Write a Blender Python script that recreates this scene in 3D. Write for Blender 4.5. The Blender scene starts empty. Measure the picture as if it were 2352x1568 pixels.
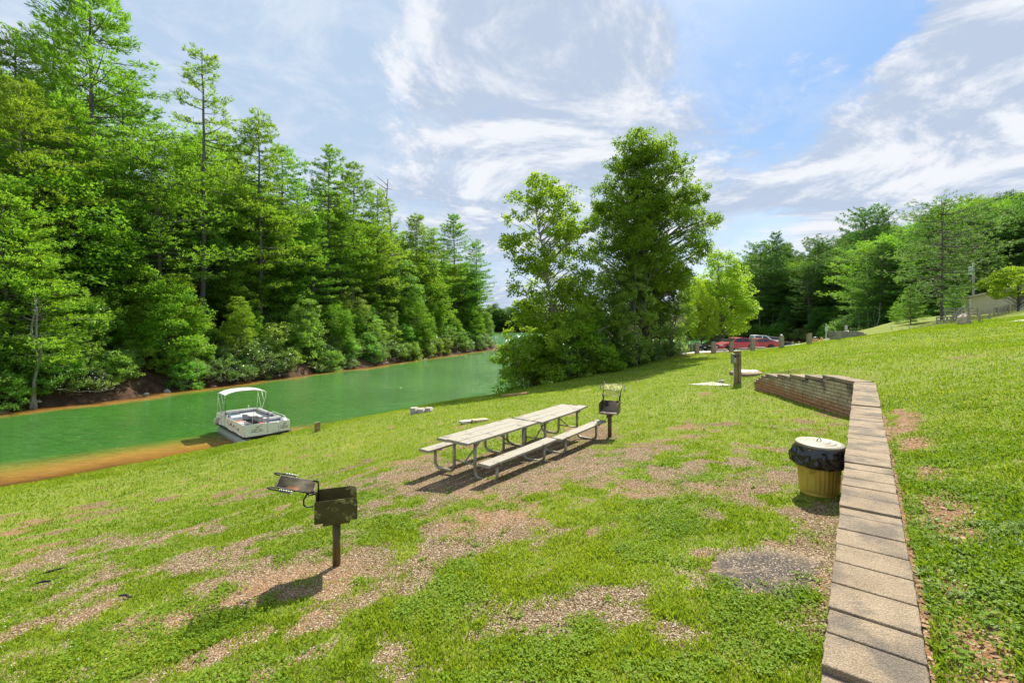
import bpy, math, random
import numpy as np
from mathutils import Vector, Matrix
R = math.radians
rng = np.random.default_rng(7); random.seed(7)
sc = bpy.context.scene
COL = sc.collection
# ------------------------------------------------------------------ camera, sky, sun, exposure
ZC, F, CX, HY = 6.8, 1045.0, 1176.0, 744.0        # camera height above the lake; picture measures in a 2352 px wide frame
cam = bpy.data.cameras.new('camera'); camo = bpy.data.objects.new('camera', cam); COL.objects.link(camo)
cam.sensor_width = 36; cam.lens = 36 * F / 2352; cam.shift_y = -(784 - HY) / 2352
cam.clip_start = .05; cam.clip_end = 3000
camo.location = (0, 0, ZC); camo.rotation_euler = (R(90), 0, 0)
sc.camera = camo
SUN_AZ, SUN_EL = 26, 49
S = Vector((math.sin(R(SUN_AZ)) * math.cos(R(SUN_EL)), math.cos(R(SUN_AZ)) * math.cos(R(SUN_EL)), math.sin(R(SUN_EL))))
sl = bpy.data.lights.new('sun', 'SUN'); sl.energy = 4.25; sl.angle = R(.6); sl.color = (1, .93, .80)
so = bpy.data.objects.new('sun', sl); COL.objects.link(so); so.rotation_euler = S.to_track_quat('Z', 'Y').to_euler(); so.location = (0, 0, 60)
sc.view_settings.view_transform = 'Standard'; sc.view_settings.look = 'None'; sc.view_settings.gamma = 1; sc.view_settings.exposure = 1.03
sc.render.engine = 'CYCLES'
sc.cycles.max_bounces = 7; sc.cycles.diffuse_bounces = 3; sc.cycles.glossy_bounces = 2; sc.cycles.transmission_bounces = 4; sc.cycles.transparent_max_bounces = 6
sc.cycles.caustics_reflective = False; sc.cycles.caustics_refractive = False
sc.cycles.use_denoising = True; sc.cycles.sample_clamp_indirect = 4

class NT:
    def __init__(s, tree): s.t = tree; tree.nodes.clear()
    def n(s, typ, **kw):
        nd = s.t.nodes.new(typ)
        for k, v in kw.items():
            if k.startswith('i_'):
                key = k[2:]
                nd.inputs[int(key) if key.isdigit() else key.replace('_', ' ')].default_value = v
            else: setattr(nd, k, v)
        return nd
    def l(s, a, b): s.t.links.new(a, b)
    def math(s, op, a, b=None, c=None, clamp=False):
        m = s.n('ShaderNodeMath', operation=op, use_clamp=clamp)
        for i, v in enumerate((a, b, c)):
            if v is None: continue
            if isinstance(v, (int, float)): m.inputs[i].default_value = v
            else: s.l(v, m.inputs[i])
        return m.outputs[0]
    def noise(s, vec, scale, detail=4, rough=.55, dist=0):
        n = s.n('ShaderNodeTexNoise'); n.inputs['Scale'].default_value = scale; n.inputs['Detail'].default_value = detail
        n.inputs['Roughness'].default_value = rough; n.inputs['Distortion'].default_value = dist
        if vec is not None: s.l(vec, n.inputs['Vector'])
        return n.outputs['Fac']
    def ramp(s, fac, stops):
        r = s.n('ShaderNodeValToRGB'); s.l(fac, r.inputs[0]); cr = r.color_ramp
        while len(cr.elements) > len(stops): cr.elements.remove(cr.elements[-1])
        while len(cr.elements) < len(stops): cr.elements.new(.5)
        for e, (p, c) in zip(cr.elements, stops):
            e.position = p; e.color = (*c, 1) if isinstance(c, (tuple, list)) else (c, c, c, 1)
        return r.outputs[0]
    def mix(s, fac, a, b, typ='MIX'):
        m = s.n('ShaderNodeMix', data_type='RGBA', blend_type=typ)
        for i, v in ((0, fac), (6, a), (7, b)):
            if isinstance(v, (int, float)): m.inputs[i].default_value = v
            elif isinstance(v, (tuple, list)): m.inputs[i].default_value = (*v[:3], 1)
            else: s.l(v, m.inputs[i])
        return m.outputs[2]
    def smooth(s, v, lo, hi):
        m = s.n('ShaderNodeMapRange', interpolation_type='SMOOTHSTEP'); s.l(v, m.inputs[0])
        m.inputs[1].default_value = lo; m.inputs[2].default_value = hi
        return m.outputs[0]
    def bump(s, h, strength, dist):
        b = s.n('ShaderNodeBump'); s.l(h, b.inputs['Height']); b.inputs['Strength'].default_value = strength; b.inputs['Distance'].default_value = dist
        return b.outputs[0]
    def attr(s, name): return s.n('ShaderNodeAttribute', attribute_name=name).outputs['Fac']

# world: Nishita sky with a layer of procedural cloud, both functions of direction only
w = bpy.data.worlds.new('World'); sc.world = w; w.use_nodes = True
t = NT(w.node_tree)
sky = t.n('ShaderNodeTexSky', sky_type='NISHITA', sun_disc=False, sun_elevation=R(SUN_EL), sun_rotation=R(SUN_AZ))
sky.air_density = 1.0; sky.dust_density = 1.6; sky.ozone_density = 1.2
tc = t.n('ShaderNodeTexCoord'); dirv = tc.outputs['Generated']
sep = t.n('ShaderNodeSeparateXYZ'); t.l(dirv, sep.inputs[0])
zz = t.math('ADD', t.math('MAXIMUM', sep.outputs[2], 0), .16)
cmb = t.n('ShaderNodeCombineXYZ'); t.l(t.math('DIVIDE', sep.outputs[0], zz), cmb.inputs[0]); t.l(t.math('DIVIDE', sep.outputs[1], zz), cmb.inputs[1])
p = cmb.outputs[0]
n1 = t.noise(p, 1.5, 13, .66, .5)
mp = t.n('ShaderNodeMapping'); t.l(p, mp.inputs[0]); mp.inputs['Location'].default_value = (3.1, 1.7, .4)
n2 = t.noise(mp.outputs[0], .55, 5, .5, .3)
def sdir(X, Y):
    v = Vector(((X - CX) / F, 1, (HY - Y) / F)); v.normalize(); return v
n4 = t.noise(p, 5.5, 8, .68, .3)
cov = t.math('ADD', t.math('MULTIPLY', t.math('ADD', t.math('MULTIPLY', n1, .78), t.math('MULTIPLY', n4, .22)), 1.95), t.math('MULTIPLY', n2, .5))
# broad clear and cloudy parts of this sky: (direction, half-angle cosine span, weight)
for X, Y, ang, wt in ((1600, 25, 7, -.30), (1790, 140, 10, -.58), (1700, 210, 6, -.2), (1880, 40, 8, -.34), (2010, 20, 7, -.15),
                      (1230, 230, 13, .16), (1080, 330, 8, .12), (1000, 60, 14, .1), (1450, 170, 9, .12), (1480, 300, 9, .10), (1750, 70, 3.5, .34), (1650, 190, 6, .25), (1500, 90, 3, .22), (1880, 110, 2.4, .2),
                      (1900, 310, 12, .2), (1640, 320, 8, .16), (2100, 340, 10, .18), (2230, 110, 14, .30), (2080, 90, 7, .20), (1500, 120, 7, .14),
                      (800, 100, 14, -.05), (850, 300, 14, -.13), (1850, 450, 7, -.12), (640, 230, 12, -.1), (1560, 480, 10, -.1)):
    d = sdir(X, Y); vm = t.n('ShaderNodeVectorMath', operation='DOT_PRODUCT'); t.l(dirv, vm.inputs[0]); vm.inputs[1].default_value = d
    bl = t.smooth(vm.outputs['Value'], math.cos(R(ang * 1.7)), math.cos(R(ang * .35)))
    cov = t.math('MULTIPLY_ADD', bl, wt, cov)
cov_s = t.math('POWER', t.smooth(cov, 1.12, 1.36), .9)
# underside greying from a second sample shifted towards the sun
mp2 = t.n('ShaderNodeMapping'); t.l(p, mp2.inputs[0]); mp2.inputs['Location'].default_value = (-.05, -.1, 0)
n3 = t.noise(mp2.outputs[0], 1.5, 6, .6, .5)
grey = t.smooth(t.math('ADD', t.math('SUBTRACT', n3, n1), t.math('MULTIPLY', n2, .35)), .07, .24)
ccol = t.mix(grey, (.465, .48, .51), (.275, .325, .41))
horiz = t.smooth(sep.outputs[2], .02, .42)
veil = t.mix(horiz, (.34, .43, .51), (.055, .185, .39))
skyc = t.mix(1, sky.outputs[0], (.115, .115, .115), 'MULTIPLY')
blue = t.mix(.82, skyc, veil)
# thin milky cirrus on the left half and towards the horizon
thin = t.smooth(t.math('ADD', t.noise(mp.outputs[0], .8, 6, .6, .8), t.math('MULTIPLY', sep.outputs[0], -.6)), .18, .58)
blue = t.mix(t.math('MULTIPLY', thin, .9), blue, (.285, .355, .445))
blue = t.mix(t.math('MULTIPLY', t.smooth(t.noise(p, 3.2, 10, .65, .4), .42, .66), t.math('MULTIPLY_ADD', sep.outputs[0], -.35, .38, clamp=True)), blue, (.44, .465, .51))
fin = t.mix(cov_s, blue, ccol)
bg = t.n('ShaderNodeBackground'); t.l(fin, bg.inputs[0]); bg.inputs[1].default_value = .95
wo = t.n('ShaderNodeOutputWorld'); t.l(bg.outputs[0], wo.inputs[0])

# ------------------------------------------------------------------ helpers
def P(X, Y, h):
    """a spot on the ground seen at picture point X,Y lying h metres under the lens"""
    d = F * h / (Y - HY); return ((X - CX) / F * d, d, ZC - h)
def PD(X, d): return (X - CX) / F * d
def tag(o, label=None, cat=None, group=None, kind=None):
    if label: o['label'] = label
    if cat: o['category'] = cat
    if group: o['group'] = group
    if kind: o['kind'] = kind
    return o
def empty(name, loc=(0, 0, 0), rz=0, label=None, cat=None, group=None):
    o = bpy.data.objects.new(name, None); COL.objects.link(o); o.location = loc; o.rotation_euler = (0, 0, rz); o.empty_display_size = .2
    return tag(o, label, cat, group)
def link(name, me, parent=None):
    o = bpy.data.objects.new(name, me); COL.objects.link(o)
    if parent: o.parent = parent
    return o
def copy_tree(o, parent=None):
    c = o.copy(); COL.objects.link(c); c.parent = parent
    for ch in o.children:
        copy_tree(ch, c)
    return c
def np_mesh(name, V, Fc, k, mat, attrs=None, smooth=False):
    """V (n,3), Fc (m,k) index array"""
    me = bpy.data.meshes.new(name); n = len(V); m = len(Fc)
    me.vertices.add(n); me.vertices.foreach_set('co', np.ascontiguousarray(V, dtype=np.float32).ravel())
    me.loops.add(m * k); me.loops.foreach_set('vertex_index', np.ascontiguousarray(Fc, dtype=np.int32).ravel())
    me.polygons.add(m); me.polygons.foreach_set('loop_start', np.arange(0, m * k, k, dtype=np.int32)); me.polygons.foreach_set('loop_total', np.full(m, k, dtype=np.int32))
    if smooth: me.polygons.foreach_set('use_smooth', np.ones(m, dtype=bool))
    me.update(calc_edges=True)
    for an, av in (attrs or {}).items():
        a = me.attributes.new(an, 'FLOAT', 'POINT'); a.data.foreach_set('value', np.ascontiguousarray(av, dtype=np.float32))
    me.materials.append(mat); me.validate(); return me

class MB:
    """collects shapes, builds ONE mesh object"""
    def __init__(s): s.v = []; s.f = []; s.sm = []
    def add(s, vs, fs, M=None, smooth=False):
        b = len(s.v)
        for v in vs:
            v = Vector(v); s.v.append(tuple(M @ v) if M is not None else tuple(v))
        for f in fs: s.f.append([b + i for i in f]); s.sm.append(smooth)
        return s
    def box(s, c, size, M=None, rz=0, taper=1):
        x, y, z = [a / 2 for a in size]; q = []
        cr, sr = math.cos(rz), math.sin(rz)
        for dz in (-z, z):
            k = taper if dz > 0 else 1
            for dx, dy in ((-x, -y), (x, -y), (x, y), (-x, y)):
                q.append((c[0] + (dx * cr - dy * sr) * k, c[1] + (dx * sr + dy * cr) * k, c[2] + dz))
        return s.add(q, [(3, 2, 1, 0), (4, 5, 6, 7), (0, 1, 5, 4), (1, 2, 6, 5), (2, 3, 7, 6), (3, 0, 4, 7)], M)
    def tube(s, pts, r, n=8, M=None, closed=False, cap=True, flat=None):
        pts = [Vector(q) for q in pts]; m = len(pts)
        rr = r if isinstance(r, (list, tuple)) else [r] * m
        vs = []; up = None
        for i in range(m):
            if closed: tg = pts[(i + 1) % m] - pts[i - 1]
            else: tg = pts[min(i + 1, m - 1)] - pts[max(i - 1, 0)]
            tg.normalize()
            if up is None:
                up = Vector((0, 0, 1)) if abs(tg.z) < .9 else Vector((1, 0, 0))
            a = (up - tg * up.dot(tg))
            if a.length < 1e-5: a = tg.orthogonal()
            a.normalize(); up = a; b = tg.cross(a)
            for k in range(n):
                th = 2 * math.pi * k / n
                vs.append(pts[i] + (a * math.cos(th) + b * math.sin(th) * (flat or 1)) * rr[i])
        fs = []
        for i in range(m if closed else m - 1):
            j = (i + 1) % m
            for k in range(n):
                fs.append((i * n + k, i * n + (k + 1) % n, j * n + (k + 1) % n, j * n + k))
        if cap and not closed: fs += [tuple(range(n))[::-1], tuple((m - 1) * n + k for k in range(n))]
        return s.add(vs, fs, M, smooth=True)
    def prism(s, poly, axis, a, b, M=None):
        """poly: 2-D outline, extruded along axis from a to b"""
        def at(u, v, t):
            return {'x': (t, u, v), 'y': (u, t, v), 'z': (u, v, t)}[axis]
        n = len(poly); vs = [at(u, v, a) for u, v in poly] + [at(u, v, b) for u, v in poly]
        fs = [tuple(range(n))[::-1], tuple(range(n, 2 * n))] + [(i, (i + 1) % n, n + (i + 1) % n, n + i) for i in range(n)]
        return s.add(vs, fs, M)
    def lathe(s, prof, n=24, M=None, c=(0, 0, 0), smooth=True, wob=None):
        vs = []
        for i, (r, z) in enumerate(prof):
            for k in range(n):
                th = 2 * math.pi * k / n; q = r * (1 + (wob(i, th) if wob else 0))
                vs.append((c[0] + q * math.cos(th), c[1] + q * math.sin(th), c[2] + z))
        fs = [(i * n + k, i * n + (k + 1) % n, (i + 1) * n + (k + 1) % n, (i + 1) * n + k) for i in range(len(prof) - 1) for k in range(n)]
        fs += [tuple(range(n))[::-1], tuple((len(prof) - 1) * n + k for k in range(n))]
        return s.add(vs, fs, M, smooth)
    def rock(s, c, size, seed=0, M=None, rz=0):
        r = random.Random(seed); n, m = 10, 6; vs = [(c[0], c[1], c[2] - size[2])]
        for i in range(1, m):
            ph = math.pi * i / m - math.pi / 2
            for k in range(n):
                th = 2 * math.pi * k / n; q = r.uniform(.78, 1.1)
                x, y = math.cos(ph) * math.cos(th) * size[0] * q, math.cos(ph) * math.sin(th) * size[1] * q
                vs.append((c[0] + x * math.cos(rz) - y * math.sin(rz), c[1] + x * math.sin(rz) + y * math.cos(rz), c[2] + math.sin(ph) * size[2] * q))
        vs.append((c[0], c[1], c[2] + size[2])); L = len(vs) - 1
        fs = [(0, 1 + (k + 1) % n, 1 + k) for k in range(n)] + [(L, L - n + k, L - n + (k + 1) % n) for k in range(n)]
        for i in range(m - 2):
            fs += [(1 + i * n + k, 1 + i * n + (k + 1) % n, 1 + (i + 1) * n + (k + 1) % n, 1 + (i + 1) * n + k) for k in range(n)]
        return s.add(vs, fs, M)
    def build(s, name, mat, parent=None, bevel=0, seg=2, loc=None):
        me = bpy.data.meshes.new(name); me.from_pydata(s.v, [], s.f); me.update()
        me.polygons.foreach_set('use_smooth', s.sm); me.materials.append(mat)
        o = link(name, me, parent)
        if bevel:
            bv = o.modifiers.new('bevel', 'BEVEL'); bv.width = bevel; bv.segments = seg; bv.limit_method = 'ANGLE'; bv.angle_limit = R(40)
        if loc is not None: o.location = loc
        return o
def arc(c, r, a0, a1, n, plane='xz'):
    out = []
    for i in range(n + 1):
        a = R(a0 + (a1 - a0) * i / n); u, v = r * math.cos(a), r * math.sin(a)
        out.append({'xz': (c[0] + u, c[1], c[2] + v), 'yz': (c[0], c[1] + u, c[2] + v), 'xy': (c[0] + u, c[1] + v, c[2])}[plane])
    return out

# ------------------------------------------------------------------ materials
def mat(name, c1, c2=None, rough=.6, metal=0, scale=6, stretch=None, bump=.0, bscale=None, bdist=.01, stops=None, detail=5, spec=.5, c3=None, scale3=2, lo3=.55, hi3=.7, coat=0):
    m = bpy.data.materials.new(name); m.use_nodes = True; t = NT(m.node_tree)
    out = t.n('ShaderNodeOutputMaterial'); b = t.n('ShaderNodeBsdfPrincipled'); t.l(b.outputs[0], out.inputs[0])
    tc = t.n('ShaderNodeTexCoord'); v = tc.outputs['Object']
    if stretch:
        mp = t.n('ShaderNodeMapping'); t.l(v, mp.inputs[0]); mp.inputs['Scale'].default_value = stretch; v = mp.outputs[0]
    if c2 is None: c2 = tuple(x * .85 for x in c1)
    col = t.mix(t.smooth(t.noise(v, scale, detail, .62), .32, .68), c1, c2)
    if c3: col = t.mix(t.smooth(t.noise(tc.outputs['Object'], scale3, 5, .6), lo3, hi3), col, c3)
    t.l(col, b.inputs['Base Color'])
    b.inputs['Roughness'].default_value = rough; b.inputs['Metallic'].default_value = metal; b.inputs['Specular IOR Level'].default_value = spec
    b.inputs['Coat Weight'].default_value = coat
    if bump: t.l(t.bump(t.noise(v, bscale or scale * 3, 5, .6), bump, bdist), b.inputs['Normal'])
    return m
# ------------------------------------------------------------------ the lie of the land
def tps(pts):
    A = np.array(pts, float); n = len(A); X = A[:, :2]
    d = np.linalg.norm(X[:, None] - X[None], axis=2)
    K = np.where(d > 0, d * d * np.log(d + 1e-9), 0) + np.eye(n) * 4.0
    Pm = np.c_[np.ones(n), X]; M = np.zeros((n + 3, n + 3)); M[:n, :n] = K; M[:n, n:] = Pm; M[n:, :n] = Pm.T
    sol = np.linalg.solve(M, np.r_[A[:, 2], 0, 0, 0])
    def f(x, y):
        o = sol[n] + sol[n + 1] * x + sol[n + 2] * y
        for i in range(n):
            q = (x - X[i, 0]) ** 2 + (y - X[i, 1]) ** 2
            o = o + sol[i] * .5 * q * np.log(q + 1e-9)
        return o
    return f
def W(x, y, h): return (x, y, ZC - h)
low = [P(*q) for q in ((1889, 1127, 2.24), (1958, 965, 2.4), (1740, 895, 2.5), (1550, 1568, 2.4), (1176, 1568, 2.55), (600, 1568, 2.7), (0, 1568, 2.95),
        (773, 1300, 2.85), (1090, 1109, 2.9), (1383, 1030, 2.9), (1200, 1060, 2.92), (1000, 1060, 3.0), (1300, 1000, 2.95), (1075, 970, 3.6), (700, 1100, 4.1), (200, 1200, 4.3), (0, 1300, 3.9), (0, 1118, 6.6), (490, 1045, 5.7),
        (700, 990, 5.3), (1000, 926, 4.8), (1200, 900, 4.6), (1400, 853, 4.0), (1500, 829, 3.65), (1560, 816, 3.3), (1500, 900, 2.95), (1600, 855, 2.8), (1693, 882, 2.55), (1400, 1002, 2.85),
        (1300, 930, 3.5))] + [W(-5, -6, 2.2), W(0, -6, 2.1), W(-12, -5, 2.8), W(-20, 2, 4.0), W(-32, 12, 6.4)]
com = [P(*q) for q in ((1700, 815, 2.5), (1800, 803, 2.05), (1861, 795, 1.65), (1561, 811.5, 2.97), (1639, 811.5, 2.78), (1729, 805.7, 2.42))] + [
    W(23.6, 48, 2.82), W(30, 50, 2.72), W(36, 52, 2.65), W(40, 60, 2.8), W(20, 55, 3.2), W(28, 62, 3.4), W(35, 45, 1.3), W(31, 45, 1.75), W(42, 48, .6), W(48.5, 50, .34), W(48, 60, 1.4)]
upp = [W(2.28, 2.03, 1.62), W(2.3, 2.2, 1.75), W(4.6, 5.5, 1.6), W(4.5, 3.96, 1.35), W(8.3, 7.4, 1.0), W(7.9, 8, 1.2), W(12.6, 11.2, .6), W(16.5, 16.8, .9), W(28, 25, .05), W(29.6, 29.8, .2), W(26.4, 30, .55),
       W(23.6, 30.6, .85), W(9.3, 11.3, 1.45), W(9.9, 13.9, 1.45), W(11.4, 19.1, 1.85), W(11.4, 20.7, 2.1), W(13.8, 18.6, 1.35), W(60, 30, -1.5), W(40, 10, -1), W(20, -5, .4), W(9, -8, 1.2), W(2, -6, 1.7), W(0, -2, 1.75),
       W(36, 36, .06), W(66, 66, -1.2), W(80, 60, -3), W(34, 33, .0), W(38.5, 38, -.15)]
upp += [W(PD(X, d), d, h) for X, d, h in ((2250.5, 38, -.2), (2273.8, 43, -.45), (2284, 48, -.8), (2301, 54, -1.25), (2317, 60, -1.6), (2340, 66, -2.05))]
f_low, f_upp = tps(low + com), tps(upp + com)

NEAR = [(-90, 2), (-40, 12), (-21.7, 19.4), (-19.3, 21.8), (-15.9, 24.3), (-13.6, 25.7), (-10.6, 28.2), (-6, 33), (0, 38), (4, 42.5), (9, 48), (15, 54), (20, 61), (30, 68), (42, 73), (52, 80), (62, 90), (72, 95), (86, 90), (110, 78), (400, 60), (400, -90), (-90, -90)]
LEFT = [(-90, 22), (-38.8, 34.5), (-32.9, 48.7), (-28, 60), (-22, 75.6), (-17.5, 88), (-12.6, 104.5), (-7, 118), (-4.2, 127), (-6, 140), (-20, 190), (-60, 250), (-400, 300), (-400, 20)]
RIGHT = [(58, 222), (76, 207), (96, 204), (108, 194), (112, 170), (103, 140), (92, 112), (84, 92), (100, 80), (150, 66), (400, 50), (400, 500), (100, 500), (62, 300)]
FARS = [(-400, 420), (-60, 372), (0, 378), (40, 360), (80, 372), (300, 380), (400, 700), (-400, 700)]
def sdist(poly, x, y):
    """signed distance to a polygon, positive inside"""
    best = np.full(x.shape, 1e9); ins = np.zeros(x.shape, bool); n = len(poly)
    for i in range(n):
        (ax, ay), (bx, by) = poly[i], poly[(i + 1) % n]; dx, dy = bx - ax, by - ay
        t = np.clip(((x - ax) * dx + (y - ay) * dy) / (dx * dx + dy * dy), 0, 1)
        best = np.minimum(best, np.hypot(x - ax - t * dx, y - ay - t * dy))
        c = ((ay > y) != (by > y)); ins ^= c & (x < (bx - ax) * (y - ay) / (by - ay + 1e-12) + ax)
    return np.where(ins, best, -best)
def vnoise(x, y, s, seed=0):
    x = x / s; y = y / s; xi = np.floor(x).astype(np.int64); yi = np.floor(y).astype(np.int64); fx = x - xi; fy = y - yi
    fx = fx * fx * (3 - 2 * fx); fy = fy * fy * (3 - 2 * fy)
    def h(a, b):
        q = (a * 374761393 + b * 668265263 + seed * 974634777) & 0xffffffff; q = ((q ^ (q >> 13)) * 1274126177) & 0xffffffff
        return ((q ^ (q >> 16)) & 0xffff) / 65535.0
    return (h(xi, yi) * (1 - fx) + h(xi + 1, yi) * fx) * (1 - fy) + (h(xi, yi + 1) * (1 - fx) + h(xi + 1, yi + 1) * fx) * fy
def fbm(x, y, s, seed=0, o=4):
    return sum(vnoise(x, y, s / 2 ** i, seed + i) * .5 ** i for i in range(o)) / sum(.5 ** i for i in range(o))
WALLP = [(-3.4, -4.2), (8.57, 11.35), (9.3, 17.3)]           # lake-side face of the retaining wall
WALLX = [(-13, -16.7), (8.57, 11.35), (9.3, 17.3), (13, 34), (60, 200)]
def side(x, y):
    best = np.full(x.shape, 1e9); sg = np.ones(x.shape)
    for i in range(len(WALLX) - 1):
        (ax, ay), (bx, by) = WALLX[i], WALLX[i + 1]; dx, dy = bx - ax, by - ay
        t = np.clip(((x - ax) * dx + (y - ay) * dy) / (dx * dx + dy * dy), 0, 1)
        q = np.hypot(x - ax - t * dx, y - ay - t * dy); s_ = (x - ax) * dy - (y - ay) * dx
        up = q < best; best = np.where(up, q, best); sg = np.where(up, np.sign(s_), sg)
    return best * sg
def land(x, y):
    s = side(x, y)
    k = np.clip((y - 17) / 14, 0, 1); wdt = .06 + k * 4
    b = np.clip((s - .2 + wdt) / (2 * wdt), 0, 1)
    lo = np.clip(f_low(x, y), -3, ZC + 4); up = np.clip(f_upp(x, y), -3, ZC + 9)
    capz = ZC - np.interp(y, [-9, 2.2, 2.75, 4.13, 5.26, 8.5, 11.4, 12.7, 14.5, 16.5, 17.3], [1.80, 1.77, 1.715, 1.645, 1.585, 1.495, 1.45, 1.53, 1.72, 1.95, 2.2])
    up = np.where(y < 17.6, np.minimum(up, capz - .06 + np.maximum(s - .45, 0) * .35), up)
    lawn = lo * (1 - b) + up * b
    sn = sdist(NEAR, x, y) + (fbm(x, y, 1.6, 3, 3) - .5) * .5
    bank = np.where(sn < 0, (.28 - .10 * np.clip((-x - 4) / 14, 0, 1)) * sn, .02 + .75 * sn)
    kk = .5; near = -np.log(np.exp(-np.clip(lawn, -20, 20) / kk) + np.exp(-np.clip(bank, -20, 20) / kk)) * kk
    near = np.where(sn > 20, lawn, near); near = near + np.where((np.hypot(x, y) < 60), (fbm(x, y, 1.1, 11, 3) - .5) * .05 + (fbm(x, y, 4, 5, 2) - .5) * .09, 0)
    def hill(poly, cut, slope, cap, seed):
        q = sdist(poly, x, y) + (fbm(x, y, 5, seed, 4) - .5) * 4
        return np.where(q < 0, .3 * q, np.minimum(q * cut, cut * 1.1 + np.maximum(q - 1.1, 0) * slope)) , q
    lh, lq = hill(LEFT, 1.0, .52, 0, 21); lh = np.minimum(lh, 15 + .06 * lq + (fbm(x, y, 30, 8, 3) - .5) * 6)
    rh, rq = hill(RIGHT, .7, .42, 0, 31); rh = np.minimum(rh, np.clip((5 + (x - 60) * .36) * np.clip((330 - y) / 110 , .25, 1), 3, 60) + (fbm(x, y, 30, 9, 3) - .5) * 5)
    fh, fq = hill(FARS, .5, .3, 0, 41); fh = np.minimum(fh, 14)
    z = np.maximum.reduce([near, lh, rh, fh]); return np.maximum(z, -2.5)
def axis(a, b, c0, c1, step, g):
    mid = list(np.arange(c0, c1, step)); lo_ = []; v = c0; s = step
    while v > a: s *= g; v -= s; lo_.append(v)
    hi_ = []; v = mid[-1]; s = step
    while v < b: s *= g; v += s; hi_.append(v)
    return np.array(lo_[::-1] + mid + hi_)
gx = axis(-420, 420, -6, 10.5, .11, 1.025); gy = axis(-40, 700, 1.5, 18, .11, 1.022)
gx = np.minimum(gx, 1e9); GX, GY = np.meshgrid(gx, gy, indexing='xy')
GZ = land(GX, GY)
def gz(x, y):
    x = np.atleast_1d(np.asarray(x, float)); y = np.atleast_1d(np.asarray(y, float))
    i = np.clip(np.searchsorted(gx, x) - 1, 0, len(gx) - 2); j = np.clip(np.searchsorted(gy, y) - 1, 0, len(gy) - 2)
    u = np.clip((x - gx[i]) / (gx[i + 1] - gx[i]), 0, 1); v = np.clip((y - gy[j]) / (gy[j + 1] - gy[j]), 0, 1)
    return (GZ[j, i] * (1 - u) + GZ[j, i + 1] * u) * (1 - v) + (GZ[j + 1, i] * (1 - u) + GZ[j + 1, i + 1] * u) * v
def g1(x, y): return float(gz(x, y)[0])
def on(X, Y, h0=3.0, it=40):
    """where the sight line through picture point X,Y meets the ground (first crossing beyond the lens)"""
    lo_ = 1.2; d = 1.5
    while d < 300:
        z = ZC - (Y - HY) / F * d
        if g1(PD(X, d), d) >= z: break
        lo_ = d; d *= 1.01
    hi_ = d
    for _ in range(18):
        m = (lo_ + hi_) / 2
        if g1(PD(X, m), m) >= ZC - (Y - HY) / F * m: hi_ = m
        else: lo_ = m
    return (PD(X, hi_), hi_, g1(PD(X, hi_), hi_))
# bare gravel and clay patches, worn into the lawn: (x, y, rx, ry, angle, weight)
patches = []
for X, Y, h, rx, ry, a, wt in ((1180, 1060, 2.9, 2.6, 1.3, 50, 1.15), (930, 1060, 2.95, 1.3, .7, 50, .9), (1080, 1240, 2.85, 1.8, .7, 40, .7), (640, 1310, 2.85, 1.15, .55, 35, 1.05), (430, 1250, 3.0, 1.2, .3, 30, .75),
                              (820, 1240, 2.85, .7, .35, 40, .7), (760, 1420, 2.8, .5, .2, 40, .8), (1430, 1060, 2.8, 1.6, .7, 50, .9), (1300, 1180, 2.8, 1.5, .6, 40, .65), (1620, 1160, 2.6, 1.2, .6, 45, .6), (1780, 1270, 2.3, .75, .5, 40, 1.2),
                              (1850, 1100, 2.24, .7, .8, 45, .7), (1500, 1130, 2.7, 1.1, .6, 45, .6), (560, 1190, 3.2, 1.2, .2, 30, .55), (1180, 1350, 2.6, .9, .15, 40, .5), (850, 1500, 2.6, .7, .12, 30, .45), (1370, 1520, 2.5, .5, .12, 60, .5), (1600, 980, 2.7, .5, .3, 0, .8)):
    q = P(X, Y, h); patches.append((q[0], q[1], rx, ry, R(a), wt))
def bare(x, y):
    b = np.zeros(np.shape(x))
    for px, py, rx, ry, a, wt in patches:
        dx, dy = x - px, y - py; u = (dx * math.cos(a) + dy * math.sin(a)) / rx; v = (-dx * math.sin(a) + dy * math.cos(a)) / ry
        b = np.maximum(b, wt * np.exp(-.5 * (u * u + v * v)))
    n = fbm(x, y, 1.0, 51, 5); n2 = fbm(x, y, .32, 57, 4); b = np.maximum(b, .24 * (y < 12) * (side(x, y) < .1)) - .45 * (side(x, y) > .1) - .25 * np.clip((y - 13) / 5, 0, 1); m = np.clip((b + (n - .5) * 1.6 + (n2 - .5) * 1.7 - .22) / .62, 0, 1)
    s = side(x, y); strip = np.maximum(np.exp(-((s - .56 - .22 * fbm(x, y, .7, 61, 2)) / .17) ** 2) * np.clip((fbm(x, y, .9, 62, 3) - .47) * 7, 0, 1), (s > .3) & (s < .39 + .07 * fbm(x, y, .5, 63, 2))) * (y < 8)
    far = np.clip((fbm(x, y, 1.5, 71, 4) - .755) * 9, 0, .7) * ((s > .4) | (y > 16)) * .9
    return np.clip(np.maximum.reduce([m, strip, far]), 0, 1)
def clay(x, y):
    """orange clay rather than gravel"""
    s = side(x, y); q = np.clip((fbm(x, y, 2.2, 81, 3) - .5) * 5, 0, 1) * .8
    return np.clip(np.where((s > .3) | (y > 13), .25 + .6 * fbm(x, y, .8, 83, 3), q), 0, 1)
ATT = {'bare': bare(GX, GY), 'clay': clay(GX, GY)}
sn = sdist(NEAR, GX, GY); sL = sdist(LEFT, GX, GY); sR = sdist(RIGHT, GX, GY)
ATT['bed'] = np.clip((.22 - GZ) / .25, 0, 1) * np.clip((sn + 9) / 3, 0, 1)
ATT['wood'] = np.clip(np.maximum(np.maximum(sL, sR), sdist(FARS, GX, GY)) * .5 + 1.5, 0, 1)
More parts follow.
